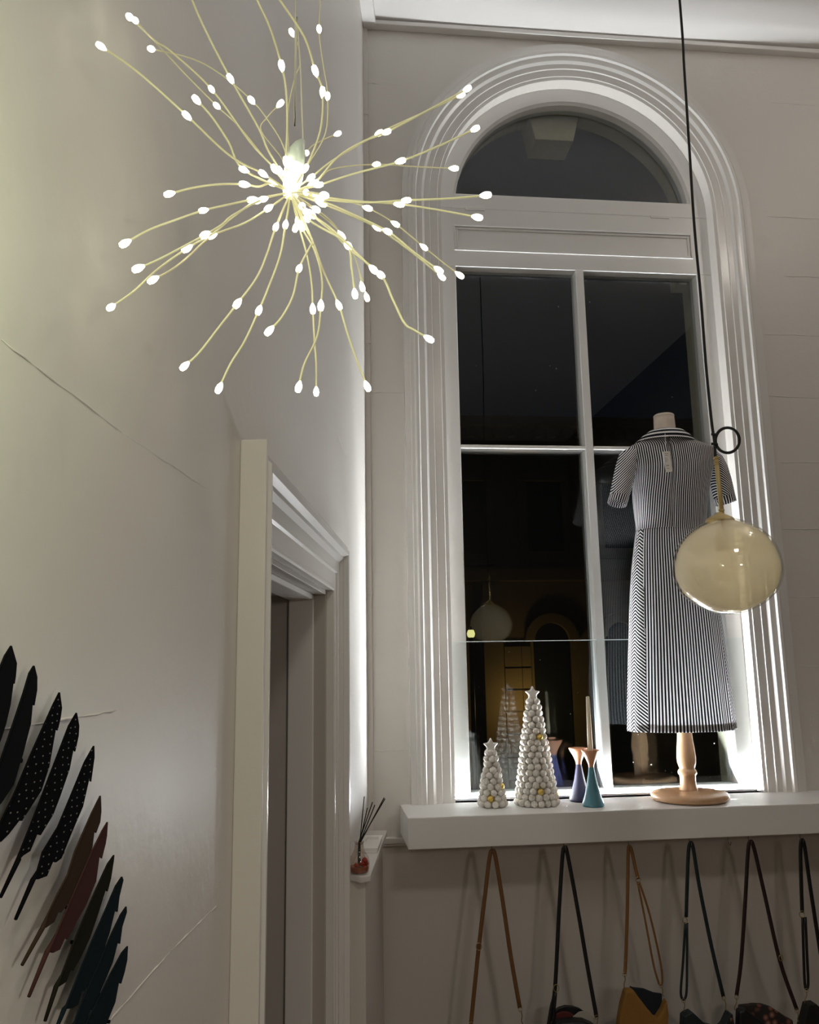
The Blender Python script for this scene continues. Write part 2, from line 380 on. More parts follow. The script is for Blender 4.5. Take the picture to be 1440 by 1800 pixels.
# ceiling battens
m = MB().box((XC+0.02, YW-0.04, 4.50), (XR, YW, 4.522)); m.box((XC+0.02, YW-0.03, 4.522), (XR, YW, ZC))
tag(m.build('trim_ceiling_back', M['ceiling'], bevel=0.003), kind='structure')
m = MB().hexa([W(0, 0, 4.495), W(UEND, 0, 4.495), W(UEND, 0.06, 4.495), W(0, 0.06, 4.495), W(0, 0, ZC), W(UEND, 0, ZC), W(UEND, 0.06, ZC), W(0, 0.06, ZC)])
tag(m.build('trim_ceiling_left', M['ceiling'], bevel=0.003), kind='structure')

# raised paint seams over the stone joints
def seam(a, b, nrm, parent, amp=0.004, r=0.0016):
    a, b = Vector(a), Vector(b); n = 14; pts = []
    for k in range(n+1):
        t = k/n; p = a.lerp(b, t); p.z += random.uniform(-amp, amp)*0.5; pts.append(p + Vector(nrm)*random.uniform(-0.0006, 0.0004))
    rr = [0.0003] + [r*random.uniform(0.6, 1.3) for _ in range(n-1)] + [0.0003]
    MB().tube(pts, rr, 6).build('mortar_joint', M['wall'], parent, smooth=True)
for (xa, xb, y) in ((1352,1440,183),(1346,1440,383),(1378,1400,486),(1338,1440,589),(1350,1440,698),(1366,1440,813),(1376,1440,930),(1386,1440,1050),(1402,1440,1172)):
    z = at(1400, y, YW).z
    seam((at(xa, y, YW).x, YW, z), (at(xb, y, YW).x+0.5, YW, z), (0, -1, 0), wall_back)
for (xa, xb, y) in ((642, 712, 148), (650, 712, 690), (652, 722, 1320)):
    z = at(680, y, YW).z
    seam((at(xa, y, YW).x, YW, z), (at(xb, y, YW).x, YW, z), (0, -1, 0), wall_back)
for (a, b) in (((2, 598), (215, 760)), ((215, 760), (362, 858)), ((0, 1283), (205, 1249)), ((190, 1797), (300, 1672)), ((300, 1672), (383, 1590)), ((594, 765), (612, 810))):
    seam(onwall(*a), onwall(*b), LN, wall_left, 0.0012, 0.0011)

# moulded architrave around the window
PROF = [(.640, .0), (.640, .006), (.655, .008), (.657, .013), (.690, .013), (.693, .021), (.716, .022), (.728, .034), (.738, .036), (.752, .036), (.758, .050), (.770, .052), (.778, .044), (.790, .042), (.793, .034), (.816, .032), (.818, .0)]
PROF = [(r, o*0.66) for r, o in PROF]
def archsweep(prof, z0, y):
    n = 56; st = []
    st.append(lambda r, o: (CX-r, y-o, z0))
    for k in range(n+1):
        a = math.pi*k/n; st.append(lambda r, o, a=a: (CX-r*math.cos(a), y-o, ZS+r*math.sin(a)))
    st.append(lambda r, o: (CX+r, y-o, z0))
    return MB().rings([[f(r, o) for r, o in prof] for f in st], False, False)
tag(archsweep(PROF, ZSILL, YW).build('trim_window', M['trim'], smooth=True, sharp=25, fix=True), kind='structure')

# ------------------------------------------------------------------ window
win = thing('window_1', None, None, (CX, YW+0.06, ZSILL), kind='structure')
YF, YG, HG = 3.46, 3.51, 0.568
def wbox(name, x0, x1, z0, z1, y0=YF, y1=YG+0.03, mat=None, bevel=0.003): return MB().box((x0, y0, z0), (x1, y1, z1)).build(name, mat or M['frame'], win, bevel=bevel)
wbox('stile', CX-0.66, CX-HG, ZSILL, 3.367); wbox('stile', CX+HG, CX+0.66, ZSILL, 3.367)
wbox('bottom_rail', CX-HG, CX+HG, ZSILL-0.02, 1.088)
wbox('mullion', 1.163, 1.200, 1.088, 3.367)
wbox('glazing_bar', CX-HG, 1.163, 2.518, 2.535); wbox('glazing_bar', 1.200, CX+HG, 2.518, 2.535)
# transom with a recessed panel, hopper sash above it
m = MB()
m.box((CX-0.66, YF, 3.367), (CX+0.66, YG+.03, 3.443)); m.box((CX-0.66, YF, 3.568), (CX+0.66, YG+.03, 3.650))
m.box((CX-0.66, YF, 3.443), (CX-0.572, YG+.03, 3.568)); m.box((CX+0.557, YF, 3.443), (CX+0.66, YG+.03, 3.568))
m.build('transom', M['frame'], win)
m = MB()
def picture(x0, x1, z0, z1, t, y0, y1):
    m.box((x0, y0, z0), (x1, y1, z0+t)); m.box((x0, y0, z1-t), (x1, y1, z1)); m.box((x0, y0, z0+t), (x0+t, y1, z1-t)); m.box((x1-t, y0, z0+t), (x1, y1, z1-t))
picture(CX-0.572, CX+0.557, 3.443, 3.568, 0.006, YF-0.004, YG); picture(CX-0.566, CX+0.551, 3.449, 3.562, 0.012, YF+0.004, YG)
m.build('panel_moulding', M['frame'], win, bevel=0.0015)
wbox('panel', CX-0.555, CX+0.54, 3.46, 3.551, YF+0.010, YG, bevel=0)
RF = 0.562
prof = [(RF, YG+.03), (RF, YF+0.012), (RF+0.006, YF+0.008), (RF+0.012, YF), (0.66, YF), (0.66, YG+.03)]
n = 48; rr = []
a0 = math.asin(0.07/RF)
for k in range(n+1):
    a = math.pi*k/n; rr.append([(CX-r*math.cos(a), y, ZS+r*math.sin(a)) for r, y in prof])
MB().rings(rr, False, False).build('arched_sash_frame', M['frame'], win, smooth=True, sharp=30)
wbox('sash_bottom_rail', CX-0.645, CX+0.645, 3.651, 3.726, YF+0.001)
for px in (835, 1160): 
    p = at(px, 366 if px < 1000 else 383, YF); wbox('hinge', p.x-0.045, p.x+0.045, 3.643, 3.655, YF-0.004, YF+0.01, M['trim'], 0.001)
for (x0, x1, z0, z1) in ((CX-HG-.01, 1.166, 1.08, 2.522), (1.197, CX+HG+.01, 1.08, 2.522), (CX-HG-.01, 1.166, 2.53, 3.375), (1.197, CX+HG+.01, 2.53, 3.375)):
    MB().box((x0, YG, z0), (x1, YG+0.003, z1)).build('pane', M['glass'], win)
pts = [(CX-math.cos(a)*(RF+.01), YG, ZS+math.sin(a)*(RF+.01)) for a in [a0*.8+(math.pi-2*a0*.8)*k/40 for k in range(41)]]
MB().prism(pts, (0, 0.003, 0)).build('arched_pane', M['glass'], win)
MB().box((CX-0.66, YW-0.0, ZSILL-0.04), (CX+0.66, YG+0.13, ZSILL)).build('sill', M['shelf'], win)

m = MB()
for (x, y, r) in ((982,539,1.6),(1037,531,1.5),(978,648,1.8),(967,643,1.3),(942,686,1.4),(1182,698,1.1),(837,643,1),(1122,1291,1.6),(1113.5,1340,1.6),(1145,1344,1.7),(1133,1369.5,1.9),(1123,1385,1.7),(1093,1385.5,2.0),(1148,1384,1.7),(1255.6,1306.7,1.5),(1267.7,1358,1.6),(1248.5,1366,1.4),(1242,1368,1.3),(1170,1355,1.2),(1285,1372,1.5),(1181,1358,1.1),(1261.5,1376.7,1.3),(1152,1370,1.1),(894.8,1146,1.3),(949.6,1160,1.6),(1015.6,1217.7,1.3),(1003,1255,1.7),(925,1101,1),(933,1103,1),(841.6,1208,1.2)):
    p = at(x, y, YG+0.0035); r *= 0.0009
    m.lathe([(r*.2, -r*1.4), (r, -r*.3), (r*.9, r*.4), (r*.2, r*1.6)], p, 8)
tag(m.build('water_drops', M['drop'], win, smooth=True), kind='stuff')

# ------------------------------------------------------------------ shelf, LED strip, clear panel
sh = thing('display_shelf', 'long thick white floating shelf below the arched window', 'shelf', (1.6, 3.25, 0.953))
MB().box((0.316, 3.105, 0.953), (2.95, YW, ZSILL)).build('board', M['shelf'], sh, bevel=0.003)
HOOKS = [866, 993, 1107, 1214, 1283, 1319, 1410]
YH = 3.135
for px in HOOKS:
    y = {866: 1493, 993: 1487, 1107: 1486, 1214: 1480, 1283: 1479, 1319: 1478, 1410: 1475}[px]
    p = at(px, y, YH)
    zt = 0.953
    MB().tube(smoothpath([(p.x, YH+.012, zt+.002), (p.x, YH+.012, p.z), (p.x, YH+.004, p.z-.012), (p.x, YH-.006, p.z-.010), (p.x, YH-.010, p.z)], 4), 0.0016, 6).build('hook', M['steel'], sh, smooth=True)
led = thing('light_strip', 'bright white LED strip lying along the back of the window sill', 'light', (CX, 3.4465, ZSILL))
m = MB().box((CX-0.635, 3.440, ZSILL), (CX+0.635, 3.453, ZSILL+0.003)); m.box((CX-0.635, 3.440, ZSILL+.003), (CX+0.635, 3.4415, ZSILL+0.0088)); m.box((CX-0.635, 3.4515, ZSILL+.003), (CX+0.635, 3.453, ZSILL+0.011))
m.build('channel', M['ledbody'], led)
m = MB(); NL = 84
m.rings([[(CX-0.63+1.26*k/NL, y, z) for y, z in ((3.4417, ZSILL+.003), (3.4513, ZSILL+.003), (3.4513, ZSILL+.009), (3.4417, ZSILL+.009))] for k in range(NL+1)])
m.build('diffuser', M['led'], led)
gp = thing('glass_panel', 'low clear glass sheet standing in front of the window panes', 'glass panel', (CX, 3.456, ZSILL))
MB().box((CX-0.635, 3.4545, ZSILL+0.001), (CX+0.635, 3.4575, 1.687)).build('sheet', M['clear'], gp)
MB().box((CX-0.635, 3.454, 1.687), (CX+0.635, 3.458, 1.690)).build('top_edge', M['edge'], gp)

# ------------------------------------------------------------------ ball trees
def starmesh(c, r, name, parent):
    pts = []
    for k in range(10):
        a = math.pi/2 + k*math.pi/5; q = r if k % 2 == 0 else r*0.50
        pts.append((c.x+q*math.cos(a), c.y-0.008, c.z+q*math.sin(a)))
    o = MB().prism(pts, (0, 0.016, 0)).build(name, M['starwhite'], parent, bevel=0.0055)
    o.modifiers['bevel'].segments = 3
    return o
def balltree(px, yfront, label, rb, nrows, r_bot, r_top, pitch, golds, starpx, name='ball_tree'):
    d = ray(px, yfront); b = CAM + d*((ZSILL-1.6)/d.z)
    c = Vector((b.x, b.y+r_bot+rb*0.9, ZSILL)); c.x = (ray(px, yfront-12).x/ray(px, yfront-12).y)*c.y
    t = thing(name, label, 'ornament', c, 'trees of felt balls on the shelf')
    MB().lathe([(r_bot-0.008, 0.0), (r_bot-0.008, rb), (r_top*0.45, rb+pitch*(nrows-1)), (0.004, rb+pitch*(nrows-1)+rb)], c, 20).build('cone', M['felt'], t, smooth=True)
    me = icomesh('ball', rb, 3, M['felt'])
    todo = []
    for i in range(nrows):
        r = r_bot + (r_top-r_bot)*i/(nrows-1); z = rb + pitch*i
        n = max(4, int(2*math.pi*r/(rb*1.98))); ph = -math.pi/2 + (math.pi/n if i % 2 else 0) + random.uniform(-.08, .08)
        for k in range(n):
            a = ph + 2*math.pi*k/n
            p = c + Vector((r*math.cos(a), r*math.sin(a), z)) + Vector((random.uniform(-1, 1), random.uniform(-1, 1), random.uniform(-1, 1)))*0.0006
            todo.append((i, a, p))
    gs = set()
    for (row, ang) in golds:
        best = min(range(len(todo)), key=lambda j: 99 if todo[j][0] != row else abs(math.atan2(math.sin(todo[j][1]-ang), math.cos(todo[j][1]-ang))))
        gs.add(best)
    for j, (i, a, p) in enumerate(todo):
        s = random.uniform(0.96, 1.05)
        o = inst('ball', me, p, t, M['gold'] if j in gs else None, (s, s, s))
        if j in gs: o['label'] = 'gold ball'
    s = MPP(c.y)
    top = at(starpx[0], starpx[1], c.y)
    MB().lathe([(0.010, rb+pitch*(nrows-1)), (0.006, top.z-c.z)], c, 12).build('star_stem', M['starwhite'], t, smooth=True)
    starmesh(Vector((c.x, c.y-0.0, top.z)), starpx[2]*s, 'star', t)
    return t
balltree(944, 1421.5, 'tall tree of white felt balls with a star top, beside the smaller one', 0.0131, 18, 0.076, 0.0185, 0.0220, ((11, -1.25), (2, -1.6), (1, -0.2)), (937, 1219.5, 14))
balltree(866, 1422.5, 'short tree of white felt balls with a star top, nearest the shelf\'s left end', 0.0133, 10, 0.046, 0.0135, 0.0204, ((1, -1.9), (3, -0.35)), (866, 1311, 14))

# ------------------------------------------------------------------ candle holders
def holder(px, yb, mat, label, tops, name='candle_holder'):
    d = ray(px, yb); b = CAM + d*((ZSILL-1.6)/d.z); s = MPP(b.y)
    c = Vector((b.x, b.y+0.034, ZSILL)); c.x = d.x/d.y*c.y; s = MPP(c.y)
    t = thing(name, label, 'candle holder', c, 'wooden cone candle holders')
    h = tops
    rb, rm = 18.5*s, 4.6*s
    prof = [(rb*0.93, 0), (rb, 0.004), (rb, 0.010), (rb*0.80, 0.032), (rb*0.5, 0.080), (rb*0.31, h*0.60), (rm, h*0.69)]
    MB().lathe(prof, c, 36).build('base', mat, t, smooth=True, sharp=50)
    prof = [(rm, h*0.69), (rm*1.05, h*0.73), (rm*1.7, h*0.82), (rm*2.9, h*0.93), (rm*3.45, h*0.985), (rm*3.4, h), (rm*2.3, h*0.995), (rm*1.2, h*0.97)]
    MB().lathe(prof, c, 36).build('cup', M['beech'], t, smooth=True, sharp=50)
    return c, s, t
c, s, t = holder(1043.5, 1420, M['teal'], 'teal cone candle holder with copper cup holding the cream candle', 93*MPP(3.2))
top = at(1039, 1224, c.y)
cn = thing('taper_candle', 'tall cream taper candle standing in the teal holder', 'candle', (c.x, c.y, ZSILL+90*s))
MB().lathe([(0.0105, 0), (0.0100, 0.02), (0.0066, top.z-ZSILL-90*s-0.002), (0.0045, top.z-ZSILL-90*s)], (c.x, c.y, ZSILL+90*s), 20).build('wax', M['wax'], cn, smooth=True, sharp=50)
MB().tube([(c.x, c.y, top.z-0.002), (c.x+.001, c.y, top.z+0.004)], 0.0006, 5).build('wick', M['wick'], cn)
holder(1021, 1411, M['navy'], 'navy blue cone candle holder with empty copper cup, behind the teal one', 88*MPP(3.33))

# ------------------------------------------------------------------ mannequin and dress
YD = 3.268
mb_ = thing('mannequin', 'dressmaker mannequin on a turned pine stand with round base, on the shelf', 'mannequin', (at(1213, 1403, YD).x, YD, ZSILL))
bx = at(1213, 1403, YD).x; s = MPP(YD)
MB().lathe([(0.118, 0), (0.140, 0.004), (0.147, 0.014), (0.146, 0.024), (0.138, 0.031), (0.10, 0.037), (0.04, 0.039)], (bx, YD, ZSILL), 48).build('base', M['wood'], mb_, smooth=True, sharp=60)
cx_ = at(1208, 1350, YD).x
pr = []
for (hw, y) in ((15.5, 1391), (15.3, 1386), (13.7, 1380), (13.2, 1370), (13.5, 1362), (15.6, 1360), (16, 1357), (15, 1353.5), (13.2, 1352), (12.7, 1350.5), (14, 1346), (15.8, 1340), (16.2, 1332), (15, 1316), (13.2, 1300), (12.3, 1285), (11.5, 1240), (11, 1180)):
    pr.append((hw*s, at(1208, y, YD).z-ZSILL))
pr[0] = (15.5*s, 0.036)
MB().lathe(pr, (cx_, YD, ZSILL), 32).build('post', M['wood'], mb_, smooth=True, sharp=45)
nz0, nz1 = at(1168, 775, YD).z, at(1168, 731, YD).z
ncx = at(1168, 745, YD).x
MB().lathe([(25*s, nz0-ZSILL-0.06), (20.5*s, nz0-ZSILL), (19.2*s, nz1-ZSILL-0.03), (18.6*s, nz1-ZSILL-0.006)], (ncx, YD, ZSILL), 32).build('neck', M['neck'], mb_, smooth=True)
MB().lathe([(18.9*s, nz1-ZSILL-0.006), (18.9*s, nz1-ZSILL), (17*s, nz1-ZSILL+.004), (6*s, nz1-ZSILL+0.007)], (ncx, YD, ZSILL), 32).build('neck_cap', M['neckcap'], mb_, smooth=True, sharp=50)

NSEG = 192
def ringrow(xl, xr, y, dep, e=2.0):
    a, b = at(xl, y, YD), at(xr, y, YD); return ((a.x+b.x)/2, (a.z+b.z)/2, (b.x-a.x)/2, dep, e)
def interp_rows(rows, sub):
    out = []
    n = len(rows)
    for i in range(n-1):
        for k in range(sub):
            t = k/sub; p0, p1, p2, p3 = rows[max(i-1, 0)], rows[i], rows[i+1], rows[min(i+2, n-1)]
            out.append(tuple(0.5*((2*b)+(c-a)*t+(2*a-5*b+4*c-d)*t*t+(3*b-a-3*c+d)*t**3) for a, b, c, d in zip(p0, p1, p2, p3)))
    return out + [rows[-1]]
def dressgrid(rows, uvf, ripple=None):
    m = MB(); P = []
    nr = len(rows)
    for i, (cx, z, hw, dep, e) in enumerate(rows):
        ring = []
        for k in range(NSEG+1):
            th = 2*math.pi*k/NSEG           # 0 = towards +Y (front of the dress), pi = back seen by us
            sx, cyy = math.sin(th), math.cos(th)
            rr = (abs(sx)**e + abs(cyy)**e)**(-1/e)
            f = 1.0 + (ripple(th, i/(nr-1)) if ripple else 0)
            ring.append(Vector((cx - hw*rr*sx*f, YD + dep*rr*cyy*f, z)))
        P.append(ring)
    for r in P: m.v += r
    n = NSEG+1; m.uv = []
    arc = []
    for r in P:
        a = [0]
        for k in range(NSEG): a.append(a[-1]+(r[k+1]-r[k]).length)
        mid = a[NSEG//2]; arc.append([q-mid for q in a])
    for i in range(nr-1):
        for k in range(NSEG):
            m.f.append([i*n+k, i*n+k+1, (i+1)*n+k+1, (i+1)*n+k])
            thc = 2*math.pi*(k+.5)/NSEG
            for (ii, kk) in ((i, k), (i, k+1), (i+1, k+1), (i+1, k)):
                m.uv.append((uvf(arc[ii][kk], P[ii][kk], ii/(nr-1), kk, thc, arc[ii]), P[ii][kk].z))
    return m, P
dr = thing('shirt_dress', 'black and white striped short-sleeved shirt dress on the mannequin, seen from behind', 'dress', (bx, YD, at(1195, 1285, YD).z))
brow = [ringrow(1146, 1206, 767, 0.045), ringrow(1126, 1226, 777, 0.065), ringrow(1107, 1253, 787, 0.078), ringrow(1106.5, 1254, 800, 0.090), ringrow(1111, 1252, 823, 0.100),
        ringrow(1114, 1246, 850, 0.104), ringrow(1114, 1243, 875, 0.102), ringrow(1117, 1240.5, 905, 0.096), ringrow(1119, 1239, 920, 0.092), ringrow(1119.5, 1238, 933, 0.090)]
brow = interp_rows(brow, 4)
def pleat(th, t):
    d = (th - math.pi*0.93); d2 = (th-math.pi*1.28)
    r = -0.22*math.exp(-(d/0.042)**2)*min(1, 6*t+.2)*(1-0.4*t) + 0.02*math.exp(-((d-.11)/0.05)**2)
    r += 0.02*math.sin(9*th+1)*t*(1-t)*2 + 0.03*math.exp(-((th-math.pi*1.22)/0.05)**2)*max(0, t-.4)
    return r
m, P = dressgrid(brow, lambda a, p, t, k, th, A: a, pleat)
m.build('bodice', M['dress'], dr, smooth=True)
srow = [ringrow(1119.5, 1238, 932, 0.091), ringrow(1116, 1243, 960, 0.097), ringrow(1112, 1251, 1000, 0.106), ringrow(1109, 1260, 1050, 0.114), ringrow(1107, 1270, 1120, 0.122), ringrow(1105, 1281, 1200, 0.128), ringrow(1105, 1291, 1283, 0.134)]
srow = interp_rows(srow, 10)
def rip(th, t):
    a = 0.075*t**1.2
    return a*(0.45*math.sin(7*th+0.6) + 0.35*math.sin(12*th+2.1+0.6*t) + 0.25*math.sin(19*th+0.3))*0.55
KS = int(NSEG*0.705)
def skirtuv(a, p, t, k, th, A):
    kc = int(th/(2*math.pi)*NSEG)
    half = A[-1]; flare = A[KS]
    lim = 0.012 + 0.052*t
    out = a*(1-0.30*t) if True else a
    for ks in (KS, NSEG-KS):
        d = abs(a-A[ks])
        dc = abs((A[min(kc, NSEG)]+A[min(kc+1, NSEG)])/2 - A[ks])
        if dc < lim: return 5 + d*0.55 + p.z*0.70
    return out
m, P = dressgrid(srow, skirtuv, rip)
m.build('skirt', M['dress'], dr, smooth=True)
hem = srow[-3:]
hem = [(cx, z+0.001, hw*0.985, dep*0.985, e) for cx, z, hw, dep, e in hem]
m, P2 = dressgrid(hem, skirtuv, lambda th, t: rip(th, 0.96+.04*t)); m.build('hem', M['dress'], dr, smooth=True)
# waist seam piping
wr = brow[-1]
MB().tube([Vector((wr[0]-wr[2]*1.004*math.sin(t_), YD+wr[3]*1.004*math.cos(t_), wr[1]-0.001)) for t_ in [2*math.pi*k/48 for k in range(49)]], 0.0012, 5).build('waist_seam', M['blackl'], dr, smooth=True)
def sleeve(pts, name, sgn):
    # pts: (px, py, radius px, depth)
    m = MB(); rs = []; m.uv = []
    cs = [at(x, y, YD) for x, y, r, d in pts]; n = 28
    for i, (x, y, r, d) in enumerate(pts):
        t_ = (cs[min(i+1, len(cs)-1)]-cs[max(i-1, 0)]).normalized(); side = Vector((t_.z, 0, -t_.x))
        rs.append([cs[i] + side*(r*s*math.cos(2*math.pi*k/n))*(1+0.03*math.sin(5*k+i)) + Vector((0, d*math.sin(2*math.pi*k/n), 0)) for k in range(n)])
    m.rings(rs, True, False)
    for f in m.f:
        for v in f:
            p = m.v[v]; m.uv.append(((p.x - sgn*p.z)*0.95, p.z))
    m.build(name, M['dress'], dr, smooth=True)
    return rs
# pixel lists along each sleeve
sl = [(1112, 793, 9, 0.035), (1104, 803, 16, 0.055), (1100.5, 820, 17.5, 0.062), (1096, 842, 17.5, 0.062), (1091, 864, 16.5, 0.060), (1087, 879, 16, 0.058)]
rs = sleeve(sl, 'sleeve', 1)
sr = [(1248, 796, 8, 0.035), (1256, 808, 13, 0.052), (1262, 826, 16, 0.060), (1267, 846, 17, 0.060), (1271, 864, 17, 0.058), (1274.5, 879, 17, 0.056)]
rs2 = sleeve(sr, 'sleeve', -1)
def cuff(pts, sgn):
    m = MB(); m.uv = []; cs = [at(x, y, YD) for x, y, r, d in pts]; n = 28; rings_ = []
    for i, (x, y, r, d) in enumerate(pts):
        t_ = (cs[-1]-cs[0]).normalized(); side = Vector((t_.z, 0, -t_.x))
        rings_.append([cs[i] + side*(r*s*math.cos(2*math.pi*k/n)) + Vector((0, d*math.sin(2*math.pi*k/n), 0)) for k in range(n)])
    m.rings(rings_, True, False)
    for fi, f in enumerate(m.f):
        for v in f:
            k = v % n
            if k == 0 and (fi % n) == n-1: k = n
            m.uv.append((k*0.0092*0.93, 0))
    m.build('cuff', M['dress'], dr, smooth=True)
cuff([(1088.8, 873, 16.6, 0.060), (1086.5, 880, 16.8, 0.060), (1084.8, 886, 16.4, 0.058)], 1)
cuff([(1273, 873, 17.4, 0.058), (1274.8, 880, 17.4, 0.058), (1276.5, 885, 17, 0.056)], -1)
# collar: a turned-down band round the neck
m = MB(); m.uv = []; rings_ = []
for (xl, xr, y, dep, lift) in ((1148, 1190, 757, 0.048, 0.0), (1141, 1200, 760, 0.066, 0.002), (1130, 1211, 768, 0.086, 0.001), (1119, 1220, 778, 0.100, 0.0)):
    a, b = at(xl, y, YD), at(xr, y, YD); cx = (a.x+b.x)/2; hw = (b.x-a.x)/2; z = (a.z+b.z)/2+lift
    rings_.append([Vector((cx-hw*math.sin(2*math.pi*k/60), YD+dep*math.cos(2*math.pi*k/60), z)) for k in range(60)])
m.rings(rings_, True, False)
for f in m.f:
    for v in f: m.uv.append(((v//60)*0.0092*1.17+0.003, 0))
m.build('collar', M['dress'], dr, smooth=True)
# price tag
yt = YD-0.118
tg = thing('price_tag', 'white card price tag hanging down the back of the striped dress', 'price tag', at(1174, 812, yt))
q = [at(1165.5, 794, yt), at(1177.3, 793, yt), at(1183, 829, yt), at(1170.5, 830, yt)]
MB().prism(q, (0, 0.0008, 0)).build('card', M['paper'], tg)
MB().tube([at(1169.5, 757, YD-0.07), at(1169.3, 768, YD-0.103), at(1170.5, 780, yt), at(1171.5, 795, yt-.001)], 0.0009, 5).build('string', M['paper'], tg)
m = MB()
for (x0, x1, y) in ((1168.5, 1175.5, 797), (1169.2, 1174.5, 800), (1168.5, 1173, 805), (1168.8, 1175, 808), (1169.2, 1173, 811), (1171.5, 1176.5, 817.3), (1171.6, 1176.4, 818.4), (1172, 1177, 823)):
    a, b = at(x0, y, yt-.0006), at(x1, y, yt-.0006); m.quad(a, b, b-Vector((0, 0, .0013)), a-Vector((0, 0, .0013)))
m.build('printed_text', M['ink'], tg)

# ------------------------------------------------------------------ pendant lamp
YP = 2.02; sp_ = YP*1.06/FPX
gc = at(1278, 995, YP)
pl = thing('pendant_lamp', 'amber glass globe pendant lamp hanging on a looped black cord', 'lamp', (gc.x, gc.y, gc.z))
cordp = [Vector((at(1193, -20, YP).x, YP, ZC))] + [at(x, y, YP) for x, y in ((1195, 0), (1203, 120), (1212, 260), (1221, 400), (1232, 520), (1241, 640), (1251, 740), (1256, 775), (1258, 806))]
MB().tube(smoothpath(cordp, 6), 2.6*sp_, 8).build('cord', M['black'], pl, smooth=True)
rc = at(1279, 774, YP-0.006)
MB().tube([rc + R_*(21.5*sp_*math.cos(a)) + U_*(22.5*sp_*math.sin(a)) for a in [2*math.pi*k/40 for k in range(41)]], 2.7*sp_, 8).build('cord_loop', M['black'], pl, smooth=True)
for y in (764.5, 781.5):
    p = at(1256, y, YP); MB().tube([p+Vector((-6.5*sp_, -.004, .001)), p+Vector((4.5*sp_, -.004, -.001))], 2.6*sp_, 8).build('cable_tie', M['black'], pl, smooth=True)
a, b = at(1259, 803, YP), at(1269.5, 906, YP)
MB().tube([a, b], 4.1*sp_, 14).build('stem', M['brass'], pl, smooth=True)
for y, rr_ in ((805, 5.0), (812, 4.9), (816, 4.6), (897, 5.2)):
    p = at(1259+(y-803)*0.102, y, YP); MB().tube([p+Vector((0, 0, .0022)), p-Vector((0, 0, .0022))], rr_*sp_, 14).build('collar_ring', M['brass'], pl, smooth=True)
gx = 1277
def gz(y): return at(gx, y, YP).z-gc.z
MB().lathe([(5*sp_, gz(901)), (8*sp_, gz(904)), (15*sp_, gz(907)), (23*sp_, gz(912)), (25*sp_, gz(916)), (23*sp_, gz(917))], (gc.x-0.008, YP, gc.z), 32).build('cap', M['brass'], pl, smooth=True, sharp=50)
gp_ = [(24, 914), (37.5, 920), (57, 931), (75, 949), (85.5, 970), (91, 995), (89.5, 1015), (81, 1037), (69.5, 1051), (50, 1066), (26, 1076.5), (0.5, 1080)]
P_ = smoothpath([Vector((r*sp_, 0, gz(y))) for r, y in gp_], 4)
MB().lathe([(max(p.x, .0004), p.z) for p in P_], (gc.x, YP, gc.z), 64, cap=False).build('globe', M['globeclear'], pl, smooth=True)
MB().lathe([(max(p.x*0.955, .0004), (p.z-gz(1000))*0.955+gz(1000)) for p in P_], (gc.x, YP, gc.z), 64, cap=False).build('inner_shade', M['globe'], pl, smooth=True)
bz = gz(950)
hold = MB().lathe([(10*sp_, gz(917)), (10*sp_, gz(955)), (13*sp_, gz(957)), (13*sp_, gz(968))], (gc.x-.006, YP, gc.z), 20).build('lamp_holder', M['brass'], pl, smooth=True, sharp=50)
MB().lathe([(7*sp_, gz(968)), (9*sp_, gz(976)), (17*sp_, gz(992)), (18*sp_, gz(1002)), (13*sp_, gz(1016)), (2*sp_, gz(1022))], (gc.x-.006, YP, gc.z), 20).build('bulb', M['bulb'], pl, smooth=True)

